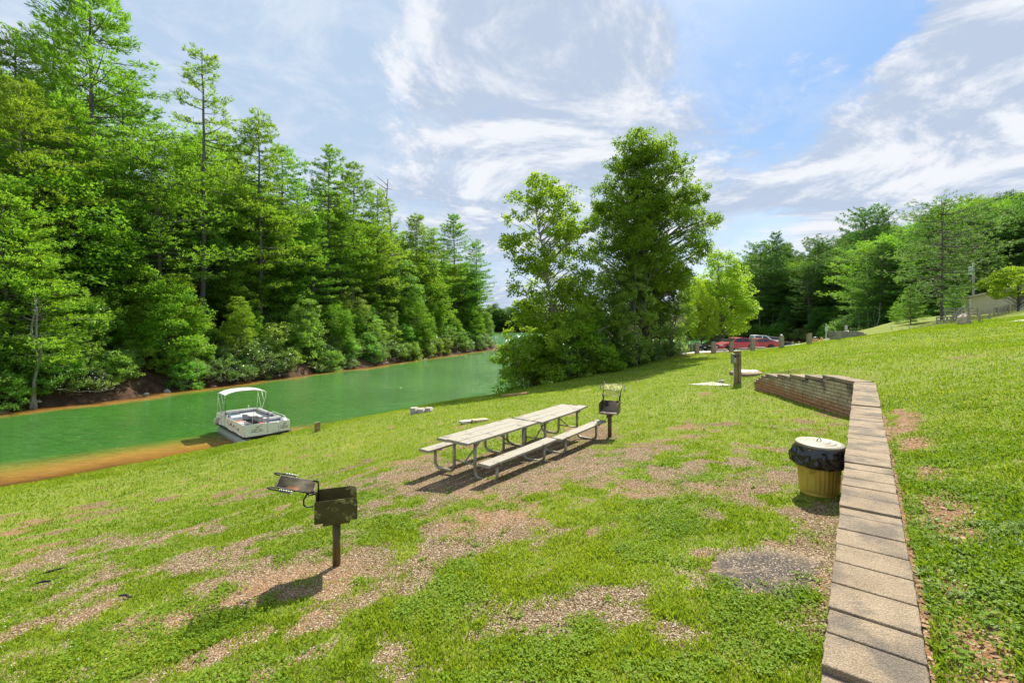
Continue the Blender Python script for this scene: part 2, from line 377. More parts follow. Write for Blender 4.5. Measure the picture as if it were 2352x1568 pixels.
lot_poly = [(15.2, 45.8), (19.5, 44.2), (22.2, 44.0), (25.6, 43.6), (28.4, 42.6), (31.5, 43.5), (35, 46.8), (40, 55), (44, 62), (38, 66), (30, 62), (22, 56)]
ATT['dirt'] = np.clip(sdist([(13, 50), (14.5, 44), (17, 42.4), (20, 42), (22, 44), (18, 50), (15, 53)], GX, GY) + .8, 0, 1)
ny, nx = GX.shape
idx = np.arange(ny * nx).reshape(ny, nx)
quads = np.stack([idx[:-1, :-1], idx[:-1, 1:], idx[1:, 1:], idx[1:, :-1]], -1).reshape(-1, 4)
V = np.stack([GX, GY, GZ], -1).reshape(-1, 3)

def ground_mat():
    m = bpy.data.materials.new('lawn_ground'); m.use_nodes = True; t = NT(m.node_tree)
    out = t.n('ShaderNodeOutputMaterial'); b = t.n('ShaderNodeBsdfPrincipled'); t.l(b.outputs[0], out.inputs[0])
    tc = t.n('ShaderNodeTexCoord'); v = tc.outputs['Object']
    g = t.ramp(t.noise(v, .55, 6, .65), [(.3, (.23, .285, .022)), (.5, (.17, .26, .018)), (.72, (.22, .31, .024))])
    g = t.mix(t.smooth(t.noise(v, 9, 6, .7), .3, .7), g, t.mix(1, g, (.55, .62, .6), 'MULTIPLY'))
    g = t.mix(t.math('MULTIPLY', t.smooth(t.noise(v, 24, 6, .75), .46, .62), .8), g, (.30, .22, .12))
    g = t.mix(t.smooth(t.noise(v, .35, 5, .6, .5), .56, .70), g, (.25, .26, .06))
    vo = t.n('ShaderNodeTexVoronoi', feature='F1'); t.l(v, vo.inputs['Vector']); vo.inputs['Scale'].default_value = 55
    sp = t.n('ShaderNodeSeparateColor'); t.l(vo.outputs['Color'], sp.inputs[0])
    gr = t.ramp(sp.outputs[0], [(0, (.13, .088, .045)), (.35, (.29, .205, .115)), (.7, (.40, .30, .18)), (1, (.54, .44, .31))])
    gr = t.mix(t.smooth(vo.outputs['Distance'], .25, .6), gr, t.mix(1, gr, (.35, .3, .25), 'MULTIPLY'))
    cl = t.ramp(t.noise(v, 14, 6, .7), [(.3, (.27, .12, .05)), (.7, (.42, .25, .13))])
    cl = t.mix(t.smooth(sp.outputs[1], .55, .7), cl, gr)
    br = t.mix(t.attr('clay'), gr, cl)
    br = t.mix(t.smooth(t.noise(v, 1.3, 4, .6), .55, .7), br, t.mix(.4, br, (.32, .18, .09)))
    nm = t.math('ADD', t.attr('bare'), t.math('MULTIPLY_ADD', t.noise(v, 9, 6, .75), 1.2, -.6))
    col = t.mix(t.smooth(nm, .18, .62), g, br)
    dirt = t.ramp(t.noise(v, 3, 6, .7), [(.3, (.12, .065, .04)), (.7, (.30, .17, .10))])
    col = t.mix(t.smooth(t.math('MULTIPLY_ADD', t.noise(v, 1.2, 5, .7), .8, t.math('SUBTRACT', t.attr('dirt'), .4)), .3, .7), col, dirt)
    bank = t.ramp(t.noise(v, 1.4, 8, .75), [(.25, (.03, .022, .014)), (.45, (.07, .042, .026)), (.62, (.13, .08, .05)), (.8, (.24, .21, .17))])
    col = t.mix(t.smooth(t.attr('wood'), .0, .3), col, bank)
    bed = t.ramp(t.noise(v, .6, 4, .6), [(.3, (.58, .26, .06)), (.7, (.70, .38, .12))])
    col = t.mix(t.math('MULTIPLY', t.attr('bed'), t.math('SUBTRACT', 1, t.smooth(t.attr('wood'), 0, .2))), col, bed)
    t.l(col, b.inputs['Base Color']); b.inputs['Roughness'].default_value = .95; b.inputs['Specular IOR Level'].default_value = .1
    h = t.math('ADD', t.math('MULTIPLY', vo.outputs['Distance'], -.6), t.math('MULTIPLY', t.noise(v, 20, 6, .7), 1.2))
    t.l(t.bump(h, .8, .02), b.inputs['Normal'])
    return m
GM = ground_mat()
go = link('ground', np_mesh('ground', V, quads, 4, GM, {k: a.ravel() for k, a in ATT.items()}, True)); tag(go, kind='structure')
def sheet(name, poly, off, material, label=None):
    inside = (sdist(poly, GX, GY) > -.05).ravel(); q = quads[inside[quads].all(1)]
    u, inv = np.unique(q, return_inverse=True); vv = V[u].copy(); vv[:, 2] += off
    o = link(name, np_mesh(name, vv, inv.reshape(-1, 4), 4, material, None, True)); tag(o, kind='structure'); return o
M_lot = mat('pale_asphalt', (.46, .44, .42), (.55, .53, .50), .9, scale=3, bump=.2, bscale=60)
M_path = mat('pale_gravel', (.45, .42, .38), (.56, .53, .48), .95, scale=9, bump=.4, bscale=80)
sheet('parking_lot', lot_poly, .03, M_lot)
sheet('gravel_path', [(33.5, 31.2), (38, 33), (46, 38.5), (54, 45), (60, 44), (52, 36), (44, 31), (37, 28.6), (33.8, 29.8)], .03, M_path)
# the lake
def water_mat():
    m = bpy.data.materials.new('lake_water'); m.use_nodes = True; t = NT(m.node_tree)
    out = t.n('ShaderNodeOutputMaterial'); b = t.n('ShaderNodeBsdfPrincipled')
    tc = t.n('ShaderNodeTexCoord'); v = tc.outputs['Object']
    dp = t.attr('depth')
    c = t.mix(t.smooth(t.noise(v, .05, 3, .5), .35, .65), (.045, .17, .018), (.065, .21, .028))
    c = t.mix(t.smooth(dp, .22, 1.05), (.74, .36, .075), c)
    t.l(c, b.inputs['Base Color']); b.inputs['Roughness'].default_value = .09; b.inputs['IOR'].default_value = 1.33
    b.inputs['Specular IOR Level'].default_value = .5
    mp = t.n('ShaderNodeMapping'); t.l(v, mp.inputs[0]); mp.inputs['Rotation'].default_value = (0, 0, R(-12)); mp.inputs['Scale'].default_value = (.55, 2.2, 1)
    mp2 = t.n('ShaderNodeMapping'); t.l(v, mp2.inputs[0]); mp2.inputs['Rotation'].default_value = (0, 0, R(14)); mp2.inputs['Scale'].default_value = (.5, 1.3, 1)
    h = t.math('ADD', t.math('MULTIPLY', t.noise(mp.outputs[0], 1.5, 6, .62, .4), .8), t.math('MULTIPLY', t.noise(mp2.outputs[0], .7, 3, .5, .5), 1.3))
    calm = t.smooth(t.noise(v, .06, 3, .5), .3, .6)
    bp = t.n('ShaderNodeBump'); t.l(h, bp.inputs['Height']); bp.inputs['Distance'].default_value = .55; t.l(t.math('MULTIPLY_ADD', calm, .35, .65), bp.inputs['Strength'])
    t.l(bp.outputs[0], b.inputs['Normal'])
    tr = t.n('ShaderNodeBsdfTransparent'); tr.inputs[0].default_value = (.93, .9, .78, 1)
    gl = t.n('ShaderNodeBsdfGlossy'); gl.inputs['Roughness'].default_value = .08; t.l(bp.outputs[0], gl.inputs['Normal'])
    fr = t.n('ShaderNodeFresnel'); fr.inputs[0].default_value = 1.33; t.l(bp.outputs[0], fr.inputs['Normal'])
    sh = t.n('ShaderNodeMixShader'); t.l(fr.outputs[0], sh.inputs[0]); t.l(tr.outputs[0], sh.inputs[1]); t.l(gl.outputs[0], sh.inputs[2])
    mx = t.n('ShaderNodeMixShader'); t.l(t.math('MULTIPLY_ADD', t.smooth(dp, .0, .9), .9, .1), mx.inputs[0]); t.l(sh.outputs[0], mx.inputs[1]); t.l(b.outputs[0], mx.inputs[2])
    t.l(mx.outputs[0], out.inputs[0]); return m
wet = (GZ < .25).ravel(); q = quads[wet[quads].any(1)]
u, inv = np.unique(q, return_inverse=True); vv = V[u].copy(); dep = np.clip(-vv[:, 2], 0, 3); vv[:, 2] = 0
wo_ = link('lake_water', np_mesh('lake_water', vv, inv.reshape(-1, 4), 4, water_mat(), {'depth': dep}, True)); tag(wo_, kind='structure')
# ------------------------------------------------------------------ retaining wall by the lens
M_block = mat('rock_face_block', (.34, .275, .175), (.52, .43, .29), .95, scale=2.5, bump=.5, bscale=14, bdist=.02, c3=(.13, .115, .09), scale3=1.6, lo3=.5, hi3=.70)
# clay splash stain climbing the lowest courses
_t = NT.__new__(NT); _t.t = M_block.node_tree
_b = next(n for n in M_block.node_tree.nodes if n.type == 'BSDF_PRINCIPLED'); _lk = _b.inputs['Base Color'].links[0].from_socket
_tc = _t.n('ShaderNodeTexCoord'); _sp = _t.n('ShaderNodeSeparateXYZ'); _t.l(_tc.outputs['Object'], _sp.inputs[0])
_zz = _t.math('ADD', _sp.outputs[2], _t.math('MULTIPLY', _t.noise(_tc.outputs['Object'], 1.2, 4, .6), -.9))
_al = _t.math('MULTIPLY', _t.math('SUBTRACT', _sp.outputs[1], 11.3), -.02)
_fc = _t.smooth(_t.math('ADD', _zz, _al), 4.32, 4.02)
_t.l(_t.mix(_t.math('MULTIPLY', _fc, .8), _lk, (.40, .17, .07)), _b.inputs['Base Color'])
M_cap = mat('concrete_coping', (.33, .25, .16), (.44, .345, .23), .95, scale=2.2, bump=1, bscale=90, bdist=.012, c3=(.21, .175, .13), scale3=2.3, lo3=.46, hi3=.64)
_t.t = M_cap.node_tree; _b = next(n for n in M_cap.node_tree.nodes if n.type == 'BSDF_PRINCIPLED'); _lk = _b.inputs['Base Color'].links[0].from_socket
_tc = _t.n('ShaderNodeTexCoord')
_t.l(_t.mix(_t.math('MULTIPLY', _t.smooth(_t.noise(_tc.outputs['Object'], 120, 3, .8), .40, .62), .75), _lk, _t.mix(1, _lk, (.36, .34, .32), 'MULTIPLY')), _b.inputs['Base Color'])
def wall_at(seg, u):
    a, b = Vector(WALLP[seg]), Vector(WALLP[seg + 1]); d = (b - a); L = d.length; d /= L
    return a + d * u, d, Vector((d.y, -d.x)), L
near_steps = [(-9, 1.79), (2.33, 1.755), (2.75, 1.715), (4.13, 1.645), (5.26, 1.585), (8.5, 1.495)]
far_steps = [(0, 1.43), (.24, 1.52), (.4, 1.61), (.56, 1.70), (.70, 1.79), (.86, 1.89), (.92, 1.99), (.96, 2.09), (1.0, 2.19)]
def top_h(seg, u):
    if seg == 0:
        y = wall_at(0, u)[0].y; 
        k = max(i for i, (a, h) in enumerate(near_steps) if y >= a); a, h = near_steps[k]
        b, h2 = near_steps[k + 1] if k + 1 < len(near_steps) else (11.4, 1.44)
        return h if k == 0 else h - (h - h2) * (.75 if k < 5 else 1) * (y - a) / (b - a)
    L = wall_at(1, 0)[3]; return [h for a, h in far_steps if u / L >= a - 1e-6][-1]
rw = empty('retaining_wall', (8.57, 11.35, g1(8.2, 11.2)), 0, 'long block retaining wall with a stepped flat coping, bending beyond the trash can', 'retaining wall')
wb, cp = MB(), MB(); rr = random.Random(3)
CW, CT = .43, .095
for seg, (u0, u1) in enumerate(((1.0, None), (0, None))):
    a0, d, nrm, L = wall_at(seg, 0); u1 = L + (.10 if seg == 0 else .22)
    rz = math.atan2(d.y, d.x)
    # coping slabs
    u = u0; 
    cuts = sorted([ (wy - a0.y) / d.y for wy, _ in near_steps[1:]] if seg == 0 else [q * L for q, _ in far_steps[1:]])
    while u < u1:
        ln = rr.uniform(.24, .34) if seg == 0 else rr.uniform(.3, .4)
        nxt = min([c for c in cuts if c > u + .02] + [u1]);
        e = min(u + ln, nxt);
        if nxt - e < .12: e = nxt
        h = top_h(seg, u + .01); m = (u + e) / 2
        p_ = a0 + d * m + nrm * (CW / 2 - .03 + rr.uniform(-.005, .005))
        h = (top_h(seg, u + .005) + top_h(seg, e - .005)) / 2; pit = math.atan2(top_h(seg, u + .005) - top_h(seg, e - .005), e - u)
        M = Matrix.Translation((p_.x, p_.y, ZC - h - CT / 2 + rr.uniform(-.003, .003))) @ Matrix.Rotation(rz + rr.uniform(-.012, .012), 4, 'Z') @ Matrix.Rotation(-pit + rr.uniform(-.006, .006), 4, 'Y')
        # irregular slab edges
        lx, ly = (e - u) / 2 - rr.uniform(.003, .007), CW / 2; nn = 5
        ring = [(-lx + 2 * lx * i / nn, -ly + rr.uniform(-.004, .005)) for i in range(nn + 1)] + [(lx - 2 * lx * i / nn, ly + rr.uniform(-.005, .005)) for i in range(nn + 1)]
        cp.prism(ring, 'z', -CT / 2, CT / 2, M); u = e
    # courses of blocks under it
    k = 0
    while k < 14:
        zt_off = k * .1; u = u0 - (.2 if k % 2 else 0)
        if seg == 1: u = .02 - (.02 if k % 2 else 0)
        while u < u1:
            ln = rr.choice((.3, .3, .45)); m = u + ln / 2; e = min(u + ln, u1)
            if m > u1: break
            ztop = ZC - top_h(seg, min(max(m, 0), L)) - CT - .002
            zc_ = 5.21 - zt_off if seg == 1 else 5.23 - zt_off
            pt = a0 + d * m; gl = g1(pt.x - nrm.x * .3, pt.y - nrm.y * .3)
            if zc_ - .05 < ztop + .01 and zc_ + .05 > gl - .1:
                zhi = min(zc_ + .044, ztop); out_ = rr.uniform(-.004, .02)
                q = a0 + d * m + nrm * (.15 - out_ / 2)
                l2 = (e - u) - .018; M = Matrix.Translation((q.x, q.y, 0)) @ Matrix.Rotation(rz, 4, 'Z')
                zz0 = zc_ - .044; hh = zhi - zz0
                if hh > .02:
                    # split-face block: outer face bulges
                    x0, x1, yo, yi = -l2 / 2, l2 / 2, .15 - .0, -.15
                    vs = []
                    for z in (zz0, zz0 + hh):
                        vs += [(x0, yo, z), (x1, yo, z), (x1, yi, z), (x0, yi, z)]
                    b0 = rr.uniform(.008, .02)
                    vs += [(x0 + .03, yo + b0, zz0 + .02), (x1 - .03, yo + b0 * rr.uniform(.5, 1.2), zz0 + .02), (x1 - .03, yo + b0, zz0 + hh - .02), (x0 + .03, yo + b0 * rr.uniform(.5, 1.2), zz0 + hh - .02)]
                    wb.add(vs, [(0, 3, 2, 1)[::-1], (4, 5, 6, 7), (1, 2, 6, 5), (3, 0, 4, 7), (2, 3, 7, 6), (0, 1, 9, 8), (1, 5, 10, 9), (5, 4, 11, 10), (4, 0, 8, 11), (8, 9, 10, 11)], M)
            u += ln
        k += 1
inv_ = Matrix.Translation(-rw.location)
for (x0, y0), (x1, y1) in ((WALLP[0], WALLP[1]), (WALLP[1], WALLP[2])):
    pass
o = wb.build('block_courses', M_block, rw); o.matrix_parent_inverse = inv_
o = cp.build('coping', M_cap, rw, bevel=.008); o.matrix_parent_inverse = inv_

# ------------------------------------------------------------------ picnic tables
M_plank = mat('weathered_plank', (.27, .245, .19), (.37, .34, .275), .85, scale=4, stretch=(.7, 14, 14), bump=.6, bscale=9, bdist=.004, c3=(.17, .15, .12), scale3=5, lo3=.56, hi3=.70)
M_galv = mat('dull_galvanised_pipe', (.30, .28, .20), (.42, .40, .32), .5, .55, scale=7, c3=(.27, .17, .08), scale3=4, lo3=.58, hi3=.7)
def picnic_table(loc, rz, label, warp, seed):
    root = empty('picnic_table', loc, rz, label, 'picnic table', 'picnic tables set end to end on the gravel')
    r = random.Random(seed); L = 2.26
    def board(mb, y0, y1, z, lift0, lift1, dx0=0, dx1=0):
        n = 9; vs = []; th = .042
        for i in range(n + 1):
            x = -L / 2 + dx0 + (L + dx1 - dx0) * i / n; k = abs(2 * i / n - 1)
            zz = z + (lift0 if i < n / 2 else lift1) * k ** 2
            vs += [(x, y0, zz - th), (x, y1, zz - th), (x, y1, zz), (x, y0, zz)]
        fs = [(0, 3, 2, 1)[::-1], (4 * n, 4 * n + 1, 4 * n + 2, 4 * n + 3)[::-1]]
        for i in range(n):
            for k in range(4): fs.append((4 * i + k, 4 * i + (k + 1) % 4, 4 * i + 4 + (k + 1) % 4, 4 * i + 4 + k))
        mb.add(vs, fs)
    tt = MB()
    for k in range(3):
        y0 = -.39 + k * .262
        board(tt, y0, y0 + .25, .75, r.uniform(-.004, .006), (warp[k]), r.uniform(-.015, .015), r.uniform(-.015, .015))
    tt.build('tabletop', M_plank, root, bevel=.006)
    cl = MB()
    for x in (-.78, .78): cl = MB(); cl.box((x, 0, .685), (.07, .70, .045)); cl.build('cleat', M_plank, root)
    for s in (-1, 1):
        b = MB(); board(b, s * .77 - .13, s * .77 + .13, .45, 0, .004 if s > 0 else .012, r.uniform(-.02, .02)); b.build('bench_seat', M_plank, root, bevel=.006)
    for x in (-.78, .78):
        for s in (-1, 1):
            rb = .12; y0, y1 = s * .27, s * .80
            pts = [(x, y0, .70), (x, y0, .3)] + [(x, y0 + s * rb * (1 - math.cos(a)), .035 + rb * (1 - math.sin(a))) for a in [math.pi / 2 * i / 6 for i in range(7)]]
            pts += [(x, y1 - s * rb + s * rb * math.cos(a) , .035 + rb * (1 - math.sin(a))) for a in [math.pi / 2 * (1 - i / 6) for i in range(7)]] + [(x, y1, .395)]
            # first bend runs from upright into the ground run
            pts[2:9] = [(x, y0 + s * rb * (1 - math.cos(a)), .035 + rb * (1 - math.sin(a))) for a in [math.pi / 2 * i / 6 for i in range(7)]]
            m = MB(); m.tube(pts, .031, 10); m.tube([(x, y1, .385), (x, y1, .41)], .045, 8); m.build('leg', M_galv, root)
            br = MB(); br.box((x, y1 - s * .03, .398), (.05, .26, .02)); br.build('seat_bracket', M_galv, root)
        c = MB(); c.tube([(x, -.28, .27), (x, .28, .27)], .017, 8); c.build('crossbar', M_galv, root)
    for s in (-1, 1):
        c = MB(); c.tube([(s * .78, 0, .27), (s * .14, 0, .69)], .017, 8, flat=.6); c.build('brace', M_galv, root)
    return root
ta = R(53.1); c1 = (-.44, 9.31)
picnic_table((c1[0], c1[1], g1(*c1) + .0), ta, 'nearer of the two weathered picnic tables, end to end on gravel with bent pipe legs', (.004, 0, -.003), 5)
c2 = (c1[0] + 2.32 * math.cos(ta) + .035, c1[1] + 2.32 * math.sin(ta) - .02)
picnic_table((c2[0], c2[1], g1(*c2) + .035), ta + R(1.2), 'farther picnic table with a warped board end, next to the open grill', (.035, .012, .0), 8)

# ------------------------------------------------------------------ pedestal grills
M_steel = mat('sooty_green_steel', (.065, .065, .02), (.11, .10, .035), .55, .5, scale=5, c3=(.30, .27, .12), scale3=8, lo3=.58, hi3=.64, bump=.15)
M_steel_in = mat('scorched_steel', (.20, .155, .085), (.13, .10, .055), .7, .3, scale=6, stretch=(1, 1, .4), c3=(.03, .025, .02), scale3=3, lo3=.5, hi3=.62)
M_post = mat('rusty_post_steel', (.11, .085, .045), (.17, .125, .06), .6, .4, scale=4, stretch=(1, 1, .3), c3=(.24, .09, .035), scale3=3, lo3=.58, hi3=.68)
M_black = mat('black_bar', (.022, .022, .022), (.05, .05, .048), .45, .6, scale=9)
M_grate = mat('scorched_grate_bars', (.07, .06, .045), (.16, .14, .09), .6, .5, scale=8, c3=(.34, .16, .07), scale3=3.2, lo3=.62, hi3=.68)
M_coil = mat('bare_coil_grip', (.30, .30, .29), (.42, .42, .40), .35, .9, scale=8)
def charcoal_grill(loc, rz, label, lift, sc_, grate_mat, inner):
    root = empty('charcoal_grill', loc, rz, label, 'charcoal grill', 'pedestal charcoal grills')
    root.scale = (sc_, sc_, sc_); H = .56 / sc_
    m = MB(); m.tube([(0, 0, -.05), (0, 0, H)], .045, 14); m.build('post', M_post, root)
    m = MB(); m.box((0, 0, H + .012), (.17, .17, .02)); m.box((0, 0, H - .03), (.3, .10, .05)); m.box((.0, 0, H + .03), (.42, .07, .02)); m.build('mounting_bracket', M_post, root)
    fb = MB(); l, w_, hh, t = .46, .42, .25, .006; z0 = H + .045
    def panel(y):
        nonlocal_ = None
        n = 5; rd = .05; out = [(-l / 2, z0), (l / 2, z0)] + [(l / 2 - rd + rd * math.cos(a), z0 + hh - rd + rd * math.sin(a)) for a in [math.pi / 2 * i / n for i in range(n + 1)]] + [(-l / 2 + rd * .3, z0 + hh), (-l / 2, z0 + hh - rd * .3)]
        fb.prism(out, 'y', y - t / 2, y + t / 2)
    for y_ in (-w_ / 2, w_ / 2): fb = MB(); panel(y_); fb.build('side_panel', M_steel, root)
    bk = MB(); bk.box((-l / 2 + t, 0, z0 + hh / 2), (t, w_ - t - .004, hh - .01)); bk.box((0, 0, z0 + .004), (l - .01, w_ - t - .004, .006)); bk.box((l / 2 - .004, 0, z0 + .02), (.006, w_ - t - .004, .03))
    bk.build('firebox', inner, root)
    # grate, swung back past the rear panel on two rods
    hz = z0 + hh + .10; hx = -l / 2 - .01; ca, sa = math.cos(R(lift)), math.sin(R(lift)); gl = .40
    def G(u, y, dz=0): return (hx - u * ca + dz * sa, y, hz + u * sa + dz * ca)
    g = MB(); gw = w_ / 2 - .015
    for k in range(13):
        y = -gw + 2 * gw * k / 12; g.tube([G(0, y), G(gl, y)], .0065, 5)
    for u in (0, gl): g.tube([G(u, -gw), G(u, gw)], .008, 6)
    g.tube([G(gl * .5, -gw, -.012), G(gl * .5, gw, -.012)], .008, 6)
    gr = g.build('grate', grate_mat, root)
    for s in (-1, 1):
        f = MB(); y = s * (gw + .012)
        f.tube([G(-.02, y), G(gl, y), G(gl + .06, y + s * .02), G(gl + .075, y + s * .05), G(gl + .05, y + s * .075), G(gl - .10, y + s * .08), G(gl - .16, y + s * .08)], .0085, 6)
        f.build('grate_handle', M_black, gr)
        c = MB(); pts = []
        for i in range(64):
            u = gl - .05 - .13 * i / 63; a = i * .75; q = G(u, y + s * .08); r0 = .017
            pts.append((q[0], q[1] + r0 * math.cos(a), q[2] + r0 * math.sin(a)))
        c.tube(pts, .0055, 5); c.build('coil_grip', M_coil, gr)
        # bent swing rod: down the box corner, out in a loop behind
        rd = MB(); yy = s * (w_ / 2 - .02)
        rd.tube([(hx + .03, yy, z0 + .03), (hx + .03, yy, hz - .0), (hx + .015, yy, hz + .018), (hx - .02, yy, hz + .015), (hx - .07, yy, hz - .01), (hx - .10, yy, hz - .06), (hx - .10, yy, hz - .12), (hx - .07, yy, hz - .15), (hx, yy, hz - .145)], .0095, 8)
        rd.build('swing_rod', M_black, root)
    return root
q = P(773, 1296, 2.85); gx0, gy0 = q[0], q[1]
charcoal_grill((gx0, gy0, g1(gx0, gy0)), R(20), 'nearest charcoal grill, dark green box on a post with its grate swung out left', 17, 1.0, M_grate, M_steel_in)
charcoal_grill((2.47, 11.5, g1(2.47, 11.5)), R(-111), 'charcoal grill with open front and raised bar grate at the far end of the tables', 36, 1.1, mat('pale_worn_grate', (.30, .27, .13), (.42, .38, .20), .55, .4, scale=9, c3=(.06, .05, .04), scale3=8, lo3=.55, hi3=.6), mat('pale_scorched_steel', (.46, .38, .29), (.34, .28, .21), .7, .2, scale=6, c3=(.05, .04, .035), scale3=4, lo3=.5, hi3=.62))

# ------------------------------------------------------------------ trash can, liner
M_can = mat('tarnished_can_metal', (.46, .32, .045), (.58, .44, .09), .42, .3, scale=3, stretch=(3, 3, .6), c3=(.22, .10, .03), scale3=4, lo3=.6, hi3=.7)
M_lid = mat('pale_lid_metal', (.22, .20, .14), (.27, .25, .18), .6, .1, scale=4, bump=.1)
M_bag = mat('black_plastic_liner', (.008, .008, .009), (.012, .012, .013), .16, 0, scale=5, bump=.5, bscale=9, bdist=.02, spec=.7)
tcx, tcy = 4.13, 6.12; tz = g1(tcx, tcy)
tcn = empty('trash_can', (tcx, tcy, tz), R(20), 'ribbed brassy metal trash can under a pale lid, tight against the retaining wall', 'trash can')
m = MB(); n = 72
prof = [(.20, -.03), (.222, 0), (.226, .02), (.222, .03), (.222, .045)] + [(.224 + .04 * z / .6, z) for z in (.06, .09, .2, .35, .5, .56)] + [(.266, .60), (.272, .61), (.27, .625)]
def ribs(i, th): return (.012 * math.cos(th * 30)) if 5 <= i <= 9 else 0
m.lathe(prof, 240, wob=ribs); m.build('body', M_can, tcn)
for a in (R(200), R(20)):
    m = MB(); r0 = .268; pts = [(math.cos(a + t_) * (r0 + .02), math.sin(a + t_) * (r0 + .02), .40 - .05 * math.cos(t_ / .2 * math.pi / 2) ** 1) for t_ in [-.2 + .4 * i / 10 for i in range(11)]]
    m.tube(pts, .006, 6)
    m.build('handle', M_can, tcn)
m = MB(); m.lathe([(.02, .0), (.05, .002), (.275, 0), (.285, -.03), (.287, .01), (.278, .022), (.25, .02), (.243, .026), (.225, .027), (.218, .022), (.185, .027), (.178, .034), (.160, .035), (.153, .030), (.12, .035), (.113, .042), (.09, .043), (.083, .039), (.01, .044)], 64, M=Matrix.Translation((.01, 0, .655)) @ Matrix.Rotation(R(2), 4, 'X'))
ld = m.build('lid', M_lid, tcn)
m = MB(); m.tube(arc((0, 0, .695), .04, 0, 180, 8), .006, 6); m.build('lid_handle', M_lid, ld)
bg_ = MB(); rb_ = random.Random(4); ph = [rb_.uniform(0, 6.28) for _ in range(9)]
_pz = np.array([.645, .635, .60, .54, .47, .41, .385, .39, .42]); _pr = np.array([.262, .272, .292, .318, .328, .322, .302, .28, .272]); _s = np.linspace(0, 8, 33)
prof_b = [(float(np.interp(q, range(9), _pr)), float(np.interp(q, range(9), _pz))) for q in _s]
def folds(i, th):
    k = min(1, i / 6) * (1 if i < 24 else .8); t_ = th + .05 * math.sin(i * .5 + 2 * th)
    v = .030 * math.sin(9 * t_ + ph[0] + .12 * i) + .034 * (abs(math.sin(8.5 * t_ + ph[1] - .10 * i)) - .5) + .022 * (1 - abs(math.sin(14 * t_ + ph[2] + .21 * i))) ** 2 + .028 * math.sin(3 * th + ph[3])
    v += .018 * math.sin(i * .9 + 4 * math.sin(5 * th)) * (i > 6) + (rb_.uniform(-.007, .007) if i > 4 else 0)
    return k * v
bg_.lathe(prof_b, 160, wob=folds)
o = bg_.build('trash_bag', M_bag); o.location = (tcx, tcy, tz); tag(o, 'shiny black plastic liner bulging out between the can and its lid', 'trash bag')

# ------------------------------------------------------------------ things lying about the lawn
M_timber = mat('grey_timber', (.27, .23, .16), (.38, .33, .24), .9, scale=5, stretch=(6, 6, .8), bump=.5, bscale=8, c3=(.16, .12, .075), scale3=3, lo3=.55, hi3=.68)
M_timber_b = mat('brown_treated_timber', (.22, .15, .06), (.33, .24, .11), .85, scale=6, stretch=(7, 7, .7), bump=.5, bscale=8, c3=(.12, .075, .03), scale3=3, lo3=.5, hi3=.65)
M_conc = mat('pale_concrete', (.50, .47, .38), (.60, .57, .47), .95, scale=4, bump=.4, bscale=60)
M_stone = mat('brown_stone', (.20, .135, .09), (.31, .23, .16), .95, scale=6, bump=.7, bscale=20, bdist=.02)
M_rock = mat('grey_rock', (.38, .34, .29), (.50, .46, .40), .95, scale=5, bump=.6, bscale=15, bdist=.02)
# utility post with meter box
x, y, z = on(1693, 880); up_ = empty('meter_post', (x, y, z), R(8), 'brown double timber post carrying a grey electric meter box', 'utility post')
for dx in (-.075, .085): m = MB(); m.box((dx, 0, .66), (.13, .14, 1.42)); m.build('post', M_timber_b, up_, bevel=.008)
m = MB(); m.box((.0, .0, 1.31), (.05, .12, .12)); m.build('spacer', M_timber_b, up_)
M_gbox = mat('grey_meter_enamel', (.23, .23, .19), (.31, .31, .27), .5, .3, scale=6)
m = MB(); m.box((-.20, -.05, 1.05), (.12, .2, .42)); mb_ = m.build('meter_box', M_gbox, up_, bevel=.01)
m = MB(); m.tube([(-.20, -.15, 1.16), (-.20, -.21, 1.16)], .055, 16); m.build('meter_glass', mat('dark_meter_glass', (.03, .03, .04), rough=.1), mb_)
m = MB(); m.box((-.20, -.154, 1.0), (.08, .008, .14)); m.build('cover_plate', mat('pale_grey_plate', (.5, .5, .48), rough=.4), mb_)
m = MB(); m.tube([(-.165, -.02, -.05), (-.165, -.02, .86)], .022, 8); m.build('conduit', mat('white_conduit', (.68, .66, .60), rough=.5), up_)
# concrete pad, stone slab
def flat_slab(name, mt, pts, th, lift, bevel=.01, parent=None):
    cx_, cy_ = sum(q[0] for q in pts) / len(pts), sum(q[1] for q in pts) / len(pts); z0 = g1(cx_, cy_); m = MB(); n = len(pts)
    top = [(q[0] - cx_, q[1] - cy_, (g1(q[0], q[1]) - z0) * lift[1] + lift[0]) for q in pts]
    if sum(top[i - 1][0] * top[i][1] - top[i][0] * top[i - 1][1] for i in range(n)) < 0: top = top[::-1]
    m.add([(a, b, c - th) for a, b, c in top] + top, [tuple(range(n))[::-1], tuple(range(n, 2 * n))] + [(i, (i + 1) % n, n + (i + 1) % n, n + i) for i in range(n)])
    return m.build(name, mt, parent, bevel=bevel, loc=(cx_, cy_, z0) if parent is None else (cx_ - parent.location.x, cy_ - parent.location.y, z0 - parent.location.z))
pad = [on(X, Y) for X, Y in ((1580, 884), (1636, 878.5), (1682, 885.5), (1658, 887))]
o = flat_slab('concrete_pad', M_conc, pad, .14, (.035, 1)); tag(o, 'pale concrete pad set flush in the lawn left of the meter post', 'concrete pad')
x, y, z = on(1712, 861); sb = empty('stone_slab', (x, y, z), 0, 'low brown stone platform with a paler top, behind the meter post', 'stone slab')
flat_slab('base', M_stone, [on(X, Y) for X, Y in ((1675, 861), (1704, 865), (1716, 865.5), (1752, 859), (1744, 854), (1690, 855))], .3, (.12, .7), .02, sb)
flat_slab('top', M_conc, [on(X, Y) for X, Y in ((1684, 861), (1712, 863.5), (1742, 858.5), (1738, 855), (1694, 856))], .03, (.155, .7), .01, sb)
